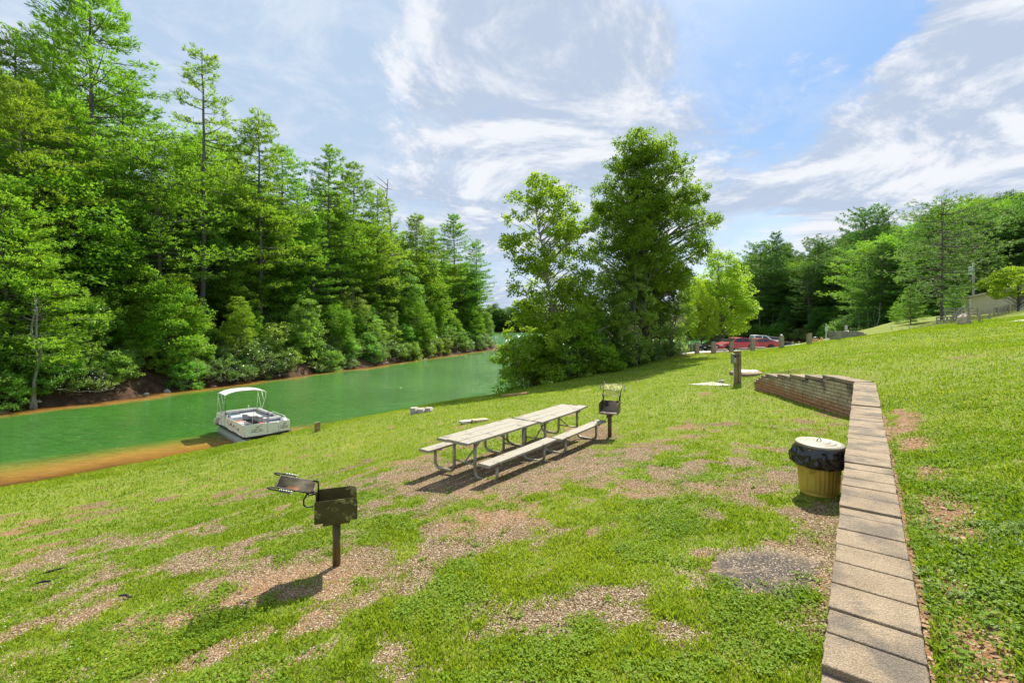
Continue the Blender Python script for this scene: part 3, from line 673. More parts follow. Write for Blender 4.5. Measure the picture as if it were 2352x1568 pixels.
x, y, z = on(1657, 878); o = MB().rock((0, 0, .04), (.16, .11, .09), 2).build('rock', M_rock, loc=(x, y, z)); tag(o, 'small pale rock at the corner of the concrete pad', 'rock')
M_pav = mat('buff_paver', (.50, .36, .22), (.58, .45, .30), .95, scale=6, bump=.4, bscale=40)
for X, Y, lb, a, mm in ((1074, 971, 'pale paver lying flat in the grass beyond the picnic table, left of the pair', 30, M_conc), (1102, 968, 'orange buff paver lying flat in the grass, right of the pair', 20, M_pav)):
    x, y, z = on(X, Y); m = MB(); m.box((0, 0, 0), (.56, .36, .09)); o = m.build('paver', mm, bevel=.012, loc=(x, y, z + .05)); o.rotation_euler = (R(-3), 0, R(a)); tag(o, lb, 'paver', 'pair of loose pavers')
x, y, z = on(963, 950); st = empty('tree_stump', (x, y + .25, z - .15), 0, 'low grey tree stump on the lawn edge above the water', 'tree stump')
m = MB(); rs = random.Random(9)
for k, (dx, r0, h_) in enumerate(((-.3, .2, .42), (.05, .24, .36), (.42, .19, .40))):
    m.lathe([(r0 * 1.25, -.2), (r0 * 1.05, .1), (r0, h_), (r0 * .8, h_ - .03)], 16, c=(dx, .05 * k, 0), wob=lambda i, th: .08 * math.sin(5 * th + i))
m.build('trunk', mat('grey_stump_wood', (.30, .27, .22), (.42, .39, .33), .95, scale=7, stretch=(6, 6, .6), bump=.8, bscale=8, c3=(.10, .08, .06), scale3=4), st)
x, y, z = on(1183, 909); m = MB(); m.box((0, 0, .0), (1.55, .22, .12)); o = m.build('timber_plank', mat('orange_brown_timber', (.36, .20, .09), (.46, .29, .15), .9, scale=6, stretch=(.6, 6, 6)), bevel=.01, loc=(x, y + .1, z + .07)); o.rotation_euler = (0, R(-4), R(12)); tag(o, 'orange brown plank lying at the water edge under the hanging branches', 'plank')
# frayed mat
M_mat = bpy.data.materials.new('fabric_under_gravel'); M_mat.use_nodes = True; _t = NT(M_mat.node_tree)
_o = _t.n('ShaderNodeOutputMaterial'); _b = _t.n('ShaderNodeBsdfPrincipled'); _t.l(_b.outputs[0], _o.inputs[0]); _v = _t.n('ShaderNodeTexCoord').outputs['Object']
_vo = _t.n('ShaderNodeTexVoronoi'); _t.l(_v, _vo.inputs['Vector']); _vo.inputs['Scale'].default_value = 60; _s = _t.n('ShaderNodeSeparateColor'); _t.l(_vo.outputs['Color'], _s.inputs[0])
_g = _t.ramp(_s.outputs[0], [(0, (.12, .088, .05)), (.35, (.25, .19, .115)), (.7, (.35, .275, .18)), (1, (.50, .42, .32))])
_m = _t.n('ShaderNodeMapping'); _t.l(_v, _m.inputs[0]); _m.inputs['Rotation'].default_value = (0, 0, R(20)); _m.inputs['Scale'].default_value = (1, 5, 1)
_f = _t.math('ADD', _t.math('MULTIPLY', _t.noise(_m.outputs[0], 2.6, 6, .7), 1.0), _t.math('MULTIPLY', _t.noise(_v, 1.1, 3, .5), .9))
_mc = P(1765, 1296, 2.24); _vd = _t.n('ShaderNodeVectorMath', operation='DISTANCE'); _t.l(_v, _vd.inputs[0]); _vd.inputs[1].default_value = (_mc[0], _mc[1], _mc[2])
_fall = _t.smooth(_t.math('MULTIPLY_ADD', _t.noise(_v, 4, 4, .6), .35, _vd.outputs['Value']), .82, .50)
_t.l(_t.mix(_t.math('MULTIPLY', _fall, _t.math('MULTIPLY', _t.smooth(_f, .70, .98), _t.smooth(_s.outputs[1], -.2, .3))), _t.mix(1, _g, (.8, .75, .7), 'MULTIPLY'), (.055, .048, .042)), _b.inputs['Base Color']); _b.inputs['Roughness'].default_value = .95; _t.l(_t.bump(_vo.outputs['Distance'], .8, .015), _b.inputs['Normal'])
mp_ = [P(X, Y, 2.24)[:2] for X, Y in ((1572, 1290), (1622, 1240), (1730, 1222), (1800, 1245), (1890, 1275), (1852, 1366), (1735, 1338))]
mo = sheet('ground_fabric', mp_, .004, M_mat); del mo['kind']; tag(mo, 'frayed dark weed fabric showing through gravel beside the wall', 'ground fabric')
# bark scraps at the left
M_bark_scrap = mat('charred_bark', (.035, .03, .028), (.09, .08, .075), .9, scale=8)
for k, (X, Y, a, lb) in enumerate(((125, 1314, 40, 'charred stick lying on the left lawn, upper of two'), (108, 1340, 15, 'charred stick lying on the left lawn, lower of two'), (292, 1375, -10, 'thin grey bark scrap flat on the lawn left of the near grill'))):
    x, y, z = on(X, Y); m = MB(); m.tube([(-.12, 0, .015), (-.04, .008 * (k + 1), .02), (.05, .01 - .01 * k, .02), (.10 - .02 * k, .012, .03)], [.008, .018, .014, .005], 6, flat=.6)
    o = m.build('bark_stick', M_bark_scrap, loc=(x, y, z + .01)); o.rotation_euler = (0, 0, R(a)); tag(o, lb, 'stick', 'charred sticks on the lawn')
# mooring post
x, y, z = on(729, 991); m = MB(); m.prism([(-.12, -.4), (.12, -.4), (.12, .44), (.03, .48), (-.12, .43)], 'y', -.07, .07)
mpz = z
o = m.build('mooring_post', M_timber_b, bevel=.008, loc=(x, y, mpz)); o.rotation_euler = (0, 0, R(35)); tag(o, 'short brown timber mooring post at the water edge right of the boat', 'mooring post')
MOOR = (x, y, mpz + .2)
# ------------------------------------------------------------------ pontoon boat, bow run up on the bank
M_alu = mat('pontoon_aluminium', (.52, .54, .55), (.62, .64, .65), .38, .6, scale=3)
M_pan = mat('cream_fence_panel', (.80, .74, .64), (.84, .79, .70), .4, 0, scale=2)
M_rail = mat('white_rail', (.72, .72, .70), (.78, .78, .76), .35, .2, scale=3)
M_trim = mat('black_deck_trim', (.02, .02, .022), rough=.5)
M_vinyl = mat('pale_grey_vinyl', (.56, .56, .54), (.64, .64, .62), .45, scale=4)
M_navy = mat('navy_vinyl', (.025, .05, .12), rough=.45)
M_carpet = mat('grey_deck_carpet', (.11, .12, .12), (.15, .155, .15), .95, scale=20)
M_canvas = mat('off_white_canvas', (.56, .57, .56), (.62, .63, .62), .8, scale=3, bump=.1)
M_ink = mat('dark_scroll_decal', (.06, .055, .06), rough=.5)
M_blackpole = mat('black_pole', (.02, .03, .025), rough=.4)
boat = empty('pontoon_boat', (-15.75, 27.45, .04), R(-45), 'white pontoon boat with cream panels and a canvas bimini top, nosed onto the grassy bank', 'pontoon boat')
boat.rotation_euler = (0, R(-1.2), R(-45))
BL, BW, DZ = 3.1, 1.17, .62
for s in (-1, 1):
    m = MB(); y = s * .84
    m.tube([(-3.0, y, .12), (-2.85, y, .12), (1.9, y, .12), (2.4, y, .16), (2.8, y, .26), (3.02, y, .40)], [.22, .31, .31, .28, .18, .04], 18)
    pt = m.build('pontoon', M_alu, boat)
    m = MB(); m.prism([(-2.8, .40), (2.75, .40), (2.95, .52), (-2.8, .52)], 'y', y - .02, y + .02)
    for k in range(9): m.box((-2.6 + k * .62, y, .46), (.14, .26, .14))
    m.build('riser', M_alu, pt)
m = MB(); m.box((0, 0, DZ - .06), (2 * BL, 2 * BW, .07)); dk = m.build('deck', M_carpet, boat)
m = MB()
for s in (-1, 1): m.box((0, s * (BW + .012), DZ - .06), (2 * BL + .08, .022, .085)); m.box((s * (BL + .012), 0, DZ - .06), (.022, 2 * BW, .085))
for sx in (-1, 1):
    for sy in (-1, 1): m.box((sx * (BL + .005), sy * (BW + .005), DZ - .06), (.12, .12, .11))
m.build('deck_trim', M_trim, boat)
m = MB(); 
for k in range(11): m.box((-2.8 + k * .56, 0, DZ - .125), (.05, 2.2, .05))
m.build('crossbeams', M_alu, boat)
FZ0, FZ1 = DZ + .03, DZ + .60
def fence(a, b, name='fence_panel', z1=FZ1, round0=False, round1=False):
    a, b = Vector((*a, 0)), Vector((*b, 0)); L = (b - a).length; an = math.atan2((b - a).y, (b - a).x)
    M = Matrix.Translation(a) @ Matrix.Rotation(an, 4, 'Z')
    m = MB(); rd = .09
    def outl(x0, x1, zt, z0):
        o_ = [(x0, z0), (x1, z0)]
        o_ += [(x1 - rd + rd * math.cos(t_), zt - rd + rd * math.sin(t_)) for t_ in [math.pi / 2 * i / 5 for i in range(6)]] if round1 else [(x1, zt)]
        o_ += [(x0 + rd - rd * math.sin(t_), zt - rd + rd * math.cos(t_)) for t_ in [math.pi / 2 * i / 5 for i in range(6)]] if round0 else [(x0, zt)]
        return o_
    m.prism(outl(.01, L - .01, z1 - .015, FZ0 + .01), 'y', -.006, .006, M); p_ = m.build(name, M_pan, boat)
    r = MB(); pts = [M @ Vector((u, 0, v)) for u, v in outl(0, L, z1, FZ0)]
    r.tube(pts, .02, 7, closed=True); r.build('frame', M_rail, p_)
    return p_, M
def scroll(par, M, pts, r=.008, side_=-1):
    m = MB(); m.tube([M @ Vector((u, side_ * .012, v)) for u, v in pts], r, 4); m.build('scroll_decal', M_ink, par)
def spiral(cx_, cz_, r0, turns, a0, sgn=1, n=22):
    return [(cx_ + r0 * (1 - .8 * i / n) * math.cos(a0 + sgn * turns * 6.283 * i / n), cz_ + r0 * (1 - .8 * i / n) * math.sin(a0 + sgn * turns * 6.283 * i / n)) for i in range(n + 1)]
def wave(x0, x1, z, a, k, n=20): return [(x0 + (x1 - x0) * i / n, z + a * math.sin(k * 6.283 * i / n)) for i in range(n + 1)]
zm = (FZ0 + FZ1) / 2
# lake-left side, seen from the lawn: runs from the stern to the bow
f1, M1 = fence((-2.85, -BW + .02), (-1.7, -BW + .02)); scroll(f1, M1, wave(.35, .75, zm, .08, 1)); scroll(f1, M1, spiral(.8, zm + .05, .08, 1, 3.1))
fence((-1.66, -BW + .02), (-.95, -BW + .02), 'boarding_gate')
f2, M2 = fence((-.91, -BW + .02), (3.08, -BW + .02))
for k, (a_, b_) in enumerate(((.5, 1.2), (1.25, 1.9), (2.0, 2.9))): scroll(f2, M2, wave(a_, b_, zm - .02 * k, .11, 1)); scroll(f2, M2, spiral(b_, zm - .02, .12 if k == 2 else .09, 1.3, 1.6 * k, -1 if k % 2 else 1))
for k in range(5): scroll(f2, M2, spiral(1.42 + .07 * math.cos(k * 1.26), zm + .05 + .07 * math.sin(k * 1.26), .05, .8, k * 1.26, 1, 8), .006)
# bow, with the gate between two rounded panels
f3, M3 = fence((3.08, -BW + .02), (3.08, -.02), round1=True)
def emblem(par, M, cx_, cz_, s_):
    for k, pts in enumerate((wave(cx_ - .26 * s_, cx_ + .26 * s_, cz_ - .13, .02, 1.5), spiral(cx_ - .14 * s_, cz_ - .04, .10, 1.1, 2), spiral(cx_ + .14 * s_, cz_ - .05, .09, 1.2, .5, -1), [(cx_ - .10 * s_, cz_ - .1), (cx_ - .02 * s_, cz_ + .12), (cx_ + .08 * s_, cz_ + .10), (cx_ + .03 * s_, cz_)], [(cx_ - .02, cz_ + .14), (cx_ + .2 * s_, cz_ + .15)], [(cx_ - .05 * s_, cz_ - .1), (cx_ + .06 * s_, cz_ + .06)])): scroll(par, M, pts, .009)
emblem(f3, M3, .62, zm, 1.2)
fence((3.08, .02), (3.08, .56), 'bow_gate', z1=FZ1 - .03, round0=True, round1=True)
f4, M4 = fence((3.08, .60), (3.08, BW - .02), round0=True); emblem(f4, M4, .27, zm, .75)
f5, M5 = fence((3.08, BW - .02), (-.4, BW - .02)); scroll(f5, M5, spiral(.25, zm, .12, 1.2, 0))
fence((-.44, BW - .02), (-2.85, BW - .02)); fence((-2.85, BW - .02), (-2.85, -BW + .02))
m = MB()
for s in (-1, 1): m = MB(); m.tube([(-3.06, s * (BW - .03), FZ0), (-2.85, s * (BW - .03), FZ1), (-2.6, s * (BW - .03), FZ1 + .06), (-1.7, s * (BW - .03), FZ1 + .06)], .018, 7); m.build('stern_rail', M_rail, boat)
m = MB(); m.tube([(.2, BW - .03, FZ1), (.25, BW - .03, FZ1 + .14), (2.2, BW - .03, FZ1 + .14), (2.6, BW - .03, FZ1 + .02), (2.8, BW - .03, FZ1)], .02, 7)
m.build('upper_rail', M_rail, boat)
# bimini
cx0, cx1 = -2.65, -.95; ct = DZ + 2.12
def cz(y): return ct - .20 * abs(y / 1.12) ** 3.2
can = MB(); nn = 18; vs = []; ys = [-1.14 + 2.28 * j / nn for j in range(nn + 1)]
for off in (0, -.02):
    for i in range(7):
        x = cx0 + (cx1 - cx0) * i / 6; sag = -.025 * math.sin(math.pi * i / 6 * 2) ** 2
        for y in ys: vs.append((x, y, cz(y) + sag + off - (.05 if i in (0, 6) else 0)))
fs = []; w1 = nn + 1
for i in range(6):
    for j in range(nn):
        a_ = i * w1 + j; fs.append((a_, a_ + 1, a_ + w1 + 1, a_ + w1)); b_ = a_ + 7 * w1; fs.append((b_, b_ + w1, b_ + w1 + 1, b_ + 1))
can.add(vs, fs, smooth=True); canopy = can.build('canopy', M_canvas, boat)
m = MB()
for x in (cx0 + .02, cx0 + .85, cx1 - .02):
    m.tube([(x, y, cz(y) - .035 - (.04 if x in (cx0 + .02, cx1 - .02) else 0)) for y in ys], .014, 6)
for s in (-1, 1):
    y = s * 1.13; zt = cz(1.13) - .03; zr = FZ1 + .02
    m.tube([(cx0 + .02, y, zt - .02), (cx0 + .02, y, zt - .12), (-1.85, y, zr)], .016, 7)
    m.tube([(cx1 - .02, y, zt - .04), (cx1 - .1, y, zt - .35), (-1.85, y, zr)], .016, 7)
    m.tube([(cx0 + .8, y, zt - .02), (-1.45, y, zt - .55)], .014, 6)
    m.tube([(cx0 + .05, y, zt - .25), (-2.85, y, zr - .05)], .010, 6)
m.build('canopy_frame', M_rail, canopy)
for s in (-1, 1): m = MB(); m.tube([(cx1 - .02, s * 1.13, cz(1.13) - .25), (-.72, s * 1.13, FZ1)], .015, 6); m.build('canopy_pole', M_blackpole, canopy)
# seating
def seat(name, c, sz, back=None, legs=True):
    m = MB(); m.box((c[0], c[1], DZ + .16), (sz[0] - .04, sz[1] - .04, .27)); m.box((c[0], c[1], DZ + .35), (sz[0], sz[1], .12))
    o_ = m.build(name, M_vinyl, boat, bevel=.03)
    if back:
        m = MB(); bx, by, w_, d_ = back; m.box((bx, by, DZ + .60), (w_, d_, .16)); m.box((bx, by, DZ + .44), (w_, d_, .08)); m.build('backrest', M_vinyl, o_, bevel=.03)
        m = MB(); m.box((bx, by, DZ + .50), (w_ + .006, d_ + .006, .07)); m.build('navy_band', M_navy, o_)
    return o_
seat('stern_lounge', (-2.45, .15), (.55, 1.7), (-2.74, .15, .12, 1.75))
seat('side_lounge', (-1.35, .85), (1.6, .5), (-1.3, 1.08, 1.7, .12))
seat('corner_seat', (.15, .86), (.35, .45), (.15, 1.07, .4, .12))
seat('bow_seat', (2.2, .72), (.75, .62), (1.85, .74, .14, .6))
seat('helm_seat', (-1.35, -.55), (.5, .55), (-1.62, -.55, .1, .55))
m = MB(); m.prism([(-.35, DZ - .02), (.2, DZ - .02), (.12, DZ + .55), (-.05, DZ + .68), (-.35, DZ + .68)], 'y', -.95, -.35, Matrix.Translation((-.55, 0, 0))); hc = m.build('helm_console', mat('pale_blue_grey_console', (.50, .55, .58), rough=.4), boat, bevel=.03)
m = MB(); m.tube([(-.98 + .05 * math.sin(t_), -.65 + .15 * math.cos(t_), DZ + .62 + .14 * math.sin(t_)) for t_ in [6.283 * i / 16 for i in range(16)]], .012, 6, closed=True); m.build('steering_wheel', M_trim, hc)
m = MB(); m.tube([(-.75, .3, DZ - .02), (-.75, .3, DZ + .5)], .03, 8); m.prism([(-.75 + .48 * math.cos(a), .3 + .3 * math.sin(a)) for a in [6.283 * i / 20 for i in range(20)]], 'z', DZ + .5, DZ + .54)
m.build('table', M_rail, boat)
m = MB(); m.box((-3.12, 0, DZ + .1), (.32, .34, .42)); m.box((-3.15, 0, DZ - .35), (.14, .12, .6)); m.build('outboard_motor', mat('dark_motor_cowl', (.03, .035, .045), rough=.3), boat, bevel=.05)
m = MB(); m.box((3.0, .3, DZ - .17), (.5, .8, .03)); m.tube([(3.05, -.05, DZ - .08), (3.3, -.05, DZ - .2), (3.3, .65, DZ - .2), (3.05, .65, DZ - .08)], .018, 6); m.build('boarding_step', mat('clay_stained_alu', (.55, .40, .22), rough=.5), boat)
m = MB(); m.tube([(-2.7, .6, FZ1), (-2.7, .6, FZ1 + .22)], .012, 6); m.lathe([(.01, 0), (.04, .02), (.045, .06), (.01, .09)], 10, c=(-2.7, .6, FZ1 + .2)); m.build('stern_light', M_rail, boat)
def inb(x, y, z):
    return boat.matrix_basis @ Vector((x, y, z))
def put(m, name, mt, x, y, z, label, cat, rz=0, bevel=0, group=None):
    o_ = m.build(name, mt, None, bevel=bevel, loc=inb(x, y, z)); o_.rotation_euler = (0, 0, R(rz)); return tag(o_, label, cat, group)
M_red = mat('red_plastic', (.52, .03, .02), rough=.35); M_orange = mat('orange_red_nylon', (.75, .10, .03), (.85, .16, .05), .7, scale=8)
m = MB(); m.box((0, 0, .1), (.34, .26, .2)); m.box((0, 0, .23), (.35, .27, .05)); put(m, 'cooler', M_red, .75, .35, DZ - .02, 'small red cooler on the deck in the middle of the boat', 'cooler', -40, .02)
m = MB(); m.rock((0, 0, .12), (.26, .2, .12), 1); m.rock((.24, .05, .1), (.17, .15, .1), 2); put(m, 'life_jacket', M_orange, .7, -.85, DZ + .30, 'orange and red life jackets heaped inside the near rail of the boat', 'life jacket', 10)
m = MB(); m.rock((0, 0, .1), (.3, .13, .09), 5); put(m, 'towel', mat('white_towel', (.72, .70, .70), rough=.9), 1.25, -.86, DZ + .34, 'crumpled white towel inside the near rail beside the life jackets', 'towel', -30)
m = MB(); m.box((0, 0, .25), (.14, .5, .5)); put(m, 'storage_locker', M_vinyl, .85, -.75, DZ - .02, 'pale locker box standing under the life jackets on the deck', 'locker', -45, .02)
m = MB(); m.box((0, 0, .05), (.62, .09, .06)); m.tube([(.3, 0, .05), (.95, .1, .05)], .016, 6); put(m, 'paddle', mat('blue_white_plastic', (.30, .36, .55), (.6, .62, .7), rough=.4, scale=5), 1.9, -.35, DZ, 'blue and white paddle lying on the deck towards the bow', 'paddle', -60)
bl_ = MB(); bl_.rock((0, 0, .25), (.2, .18, .26), 4); bl_.rock((.05, 0, .55), (.15, .13, .12), 6); o = put(bl_, 'chair_cover', M_navy, 2.72, .86, DZ - .02, 'navy and white covered bundle in the front right corner of the boat', 'covered bundle', 20)
m = MB(); m.rock((0, 0, 0), (.16, .14, .10), 3); wt_ = m.build('white_flap', M_rail, o, loc=(.08, .03, .6))
m = MB(); m.lathe([(.02, -.24), (.09, -.2), (.1, 0), (.09, .2), (.03, .25)], 14); m.tube([(0, 0, .24), (.03, .06, .5)], .008, 5); put(m, 'boat_fender', mat('tan_fender', (.58, .50, .40), rough=.6), -2.45, -BW - .12, FZ0 + .1, 'tan fender hanging on the near side of the boat by the stern', 'fender')
for x, y, h_, lean, lb in ((.9, -.1, 1.6, .0, 'thin dark fishing rod standing upright in the middle of the boat'), (2.45, .95, 1.75, -.12, 'tall dark fishing rod with a pale tip at the bow right of the boat'), (1.9, 1.1, 1.35, .35, 'short fishing rod with an orange float leaning out over the far rail')):
    m = MB(); m.tube([(0, 0, 0), (lean * .3, 0, h_ * .5), (lean, 0, h_)], [.012, .008, .004], 5); m.tube([(0, -.03, .25), (0, .03, .25)], .03, 8)
    put(m, 'fishing_rod', M_blackpole, x, y, DZ + .1, lb, 'fishing rod', 10, group='fishing rods in the boat')
a_ = inb(3.1, 1.1, DZ - .02); b_ = Vector(MOOR); m = MB()
pts = [(a_.lerp(b_, t_) - Vector((0, 0, .12 * math.sin(math.pi * t_)))) for t_ in [i / 12 for i in range(13)]]
m.tube([tuple(p_ - b_) for p_ in pts] + [(.1, -.1, .02), (.02, -.17, .0), (-.16, -.06, 0)], .012, 5); o = m.build('mooring_rope', mat('tan_rope', (.50, .38, .26), rough=.9), loc=b_); tag(o, 'taut tan rope from the boat bow to the mooring post', 'rope')

# ------------------------------------------------------------------ vehicles
M_tyre = mat('tyre_rubber', (.018, .018, .018), rough=.85); M_rim = mat('alloy_rim', (.62, .62, .64), rough=.3, metal=.7)
M_glass = mat('tinted_glass', (.02, .03, .035), rough=.04, spec=.8); M_lamp = mat('clear_lamp_lens', (.6, .62, .65), rough=.1); M_tail = mat('red_lamp_lens', (.4, .01, .01), rough=.15)
M_plate = mat('number_plate_white', (.7, .7, .7), rough=.5); M_chr = mat('chrome', (.6, .6, .62), rough=.15, metal=.9)
def paint(nm, c): return mat(nm, c, tuple(q * .94 for q in c), .28, .15, scale=2, coat=.4)
def vehicle(name, label, cat, loc, rz, L, Wd, body_pts, roof_pts, paintm, wheels, wr, glass_side, group='vehicles in the lot', truck=False):
    """body_pts: side outline below the glass; roof_pts: cabin outline; x forward"""
    root = empty(name, loc, rz, label, cat, group); w2 = Wd / 2
    b = MB(); n = len(body_pts); vs = []
    # five cross stations give the sides their crown
    for yy, ins in ((-w2 * .86, .05), (-w2, .0), (-w2 * .98, .0), (w2 * .98, .0), (w2, .0), (w2 * .86, .05)):
        pass
    rings = [(-w2 * .90, .06), (-w2, 0), (w2, 0), (w2 * .90, .06)]
    for yy, ins in rings:
        cxm = 0; zm_ = .55
        for u, v in body_pts: vs.append((u * (1 - ins * .6), yy, zm_ + (v - zm_) * (1 - ins * .8)))
    fs = [tuple(range(n)), tuple(3 * n + i for i in range(n))[::-1]]
    for k in range(3):
        for i in range(n): j = (i + 1) % n; fs.append((k * n + i, (k + 1) * n + i, (k + 1) * n + j, k * n + j))
    b.add(vs, fs); body = b.build('body', paintm, root, bevel=.035, seg=3)
    # cabin: narrower at the roof
    m = MB(); n = len(roof_pts); zt = max(v for _, v in roof_pts); zb = min(v for _, v in roof_pts); vs = []
    for sg in (-1, 1):
        for u, v in roof_pts: vs.append((u, sg * (w2 * (.93 - .17 * (v - zb) / (zt - zb))), v))
    fs = [tuple(range(n)), tuple(range(n, 2 * n))[::-1]] + [(i, n + i, n + (i + 1) % n, (i + 1) % n) for i in range(n)]
    m.add(vs, fs); m.build('cabin', paintm, root, bevel=.03, seg=3)
    def yside(v): return w2 * (.93 - .17 * (v - zb) / (zt - zb))
    for poly in glass_side:
        for sg in (-1, 1):
            g = MB(); vs = [(u, sg * (yside(v) + .004), v) for u, v in poly] + [(u, sg * (yside(v) - .03), v) for u, v in poly]; k = len(poly)
            g.add(vs, [tuple(range(k)) if sg < 0 else tuple(range(k))[::-1], tuple(range(k, 2 * k))] + [(i, (i + 1) % k, k + (i + 1) % k, k + i) for i in range(k)]); g.build('side_window', M_glass, root)
    # windscreen and rear window: on the sloping cabin ends
    rp = roof_pts
    for (a_, b_), nm_ in (((rp[0], rp[1]), 'windscreen'), ((rp[-1], rp[-2]), 'rear_window')):
        g = MB(); sg = 1 if nm_ == 'windscreen' else -1; vs = []
        for k, off in ((0, .006), (1, -.02)):
            for t_ in (.1, .9):
                u = a_[0] + (b_[0] - a_[0]) * t_; v = a_[1] + (b_[1] - a_[1]) * t_; y_ = yside(v) * .9
                vs += [(u + sg * off, -y_, v + off), (u + sg * off, y_, v + off)]
        g.add(vs, [(0, 1, 3, 2), (4, 6, 7, 5), (0, 2, 6, 4), (1, 5, 7, 3), (0, 4, 5, 1), (2, 3, 7, 6)]); g.build(nm_, M_glass, root)
    for wx in wheels:
        for sg in (-1, 1):
            M = Matrix.Translation((wx, sg * (w2 - .10), wr)) @ Matrix.Rotation(math.pi / 2, 4, 'X')
            t_ = MB(); t_.lathe([(wr * .62, -.115), (wr * .93, -.115), (wr, -.07), (wr, .07), (wr * .93, .115), (wr * .62, .115)], 28, M=M); wh = t_.build('wheel', M_tyre, root)
            r_ = MB(); r_.lathe([(wr * .62, -.11), (wr * .66, -.118), (wr * .62, -.09), (wr * .62, .09), (wr * .66, .118), (wr * .62, .11)], 24, M=M)
            for k in range(5):
                Mk = M @ Matrix.Rotation(k * 2 * math.pi / 5, 4, 'Z'); r_.box((wr * .32, 0, -sg * .10), (wr * .62, wr * .2, .02), Mk); 
            r_.lathe([(.02, -.012), (wr * .2, -.01), (wr * .2, .01), (.02, .012)], 12, M=M @ Matrix.Translation((0, 0, -sg * .1))); r_.build('rim', M_rim, wh)
            a_ = MB(); a_.prism([(wx + (wr + .055) * math.cos(t2), max(wr + (wr + .055) * math.sin(t2), .2)) for t2 in [math.pi * i / 12 for i in range(13)]], 'y', sg * (w2 + .002), sg * (w2 - .12)); a_.build('wheel_arch', M_trim, root)
    xf = max(u for u, v in body_pts); xr = min(u for u, v in body_pts); zf = .62 if not truck else .88
    for sg in (-1, 1):
        l_ = MB(); l_.box((xf - .11, sg * (w2 - .24), zf), (.26, .36, .13)); l_.build('headlight', M_lamp, root, bevel=.02)
        l_ = MB(); l_.box((xr + .08, sg * (w2 - .18), .82 if not truck else .95), (.2, .26, .15 if not truck else .34)); l_.build('taillight', M_tail, root, bevel=.02)
        l_ = MB(); l_.box((rp[0][0] - .22, sg * (w2 + .06), rp[0][1] + .06), (.1, .16, .12)); l_.build('wing_mirror', paintm, root, bevel=.02)
    l_ = MB(); l_.box((xf - .015, 0, zf - .05), (.05, .8, .16)); l_.build('grille', M_trim, root, bevel=.01)
    l_ = MB(); l_.box((xf + .012, 0, .42), (.02, .32, .16)); l_.build('number_plate', M_plate, root)
    for ux in ((-.1,), (-.1, -1.1))[0 if len(glass_side) < 2 else 1]:
        for sg in (-1, 1):
            l_ = MB(); l_.box((ux - .35, sg * (w2 + .008), zb - .12), (.17, .02, .03)); l_.build('door_handle', paintm if not truck else M_chr, root)
    return root
sed_body = [(-2.25, .32), (2.2, .24), (2.33, .45), (2.28, .66), (1.9, .80), (.95, .96), (-1.6, 1.0), (-2.2, .97), (-2.36, .7), (-2.34, .45)]
sed_roof = [(1.15, .93), (.35, 1.38), (-.25, 1.44), (-.85, 1.38), (-1.75, .97)]
sed_gl = [[(.88, .98), (.28, 1.33), (-.20, 1.37), (-.22, .98)], [(-.30, .98), (-.28, 1.37), (-.78, 1.32), (-1.28, 1.05), (-1.15, .98)]]
hd = 190
def at_car(X, d): x = PD(X, d); return (x, d, g1(x, d) + .03)
vehicle('sedan', 'bright red sedan with five spoke wheels parked behind the timber guard posts', 'car', at_car(1690, 50), R(hd), 4.7, 1.82, sed_body, sed_roof, paint('cherry_red_paint', (.36, .004, .018)), (1.4, -1.32), .33, sed_gl)
cp_body = [(-2.0, .3), (2.0, .24), (2.15, .45), (2.1, .65), (1.7, .78), (.8, .92), (-1.5, 1.0), (-2.05, .96), (-2.2, .7), (-2.15, .45)]
cp_roof = [(.95, .9), (.2, 1.28), (-.4, 1.33), (-1.0, 1.26), (-1.9, .98)]
vehicle('coupe', 'low red car mostly hidden behind the red sedan, tail towards the pickup', 'car', at_car(1737, 51.6), R(hd - 6), 4.3, 1.78, cp_body, cp_roof, paint('crimson_paint', (.30, .003, .014)), (1.3, -1.25), .32, [[(.7, .96), (.15, 1.23), (-.35, 1.27), (-1.0, 1.2), (-1.5, 1.02), (-1.4, .96)]])
vehicle('dark_sedan', 'black car behind the left end of the red sedan, only its nose in view', 'car', at_car(1652, 53.5), R(hd + 16), 4.6, 1.8, sed_body, sed_roof, paint('black_paint', (.015, .016, .02)), (1.4, -1.32), .33, sed_gl)
tr_body = [(-2.8, .5), (2.65, .42), (2.85, .6), (2.85, 1.0), (2.7, 1.14), (1.35, 1.22), (-.9, 1.2), (-.92, 1.14), (-2.85, 1.14), (-2.88, .7)]
tr_roof = [(1.45, 1.18), (.75, 1.78), (-.3, 1.84), (-.82, 1.80), (-.95, 1.16)]
tr_gl = [[(1.15, 1.24), (.66, 1.7), (.25, 1.74), (.25, 1.24)], [(.15, 1.24), (.15, 1.74), (-.68, 1.73), (-.74, 1.24)]]
vehicle('pickup_truck', 'white crew cab pickup truck parked facing right behind the red cars', 'pickup truck', at_car(1742, 62), R(-7), 5.7, 1.98, tr_body, tr_roof, paint('white_silver_paint', (.74, .74, .70)), (1.75, -1.75), .40, tr_gl, truck=True)
suv_roof = [(1.1, 1.0), (.4, 1.52), (-.5, 1.58), (-1.6, 1.5), (-2.1, 1.0)]
vehicle('hatchback', 'dark car beyond the pickup truck, half hidden by a guard post', 'car', at_car(1778, 66), R(-25), 4.4, 1.85, sed_body, suv_roof, paint('dark_grey_paint', (.03, .035, .045)), (1.4, -1.32), .35, [[(.8, 1.06), (.3, 1.44), (-.4, 1.5), (-.45, 1.06)], [(-.55, 1.06), (-.5, 1.5), (-1.5, 1.42), (-1.9, 1.06)]])

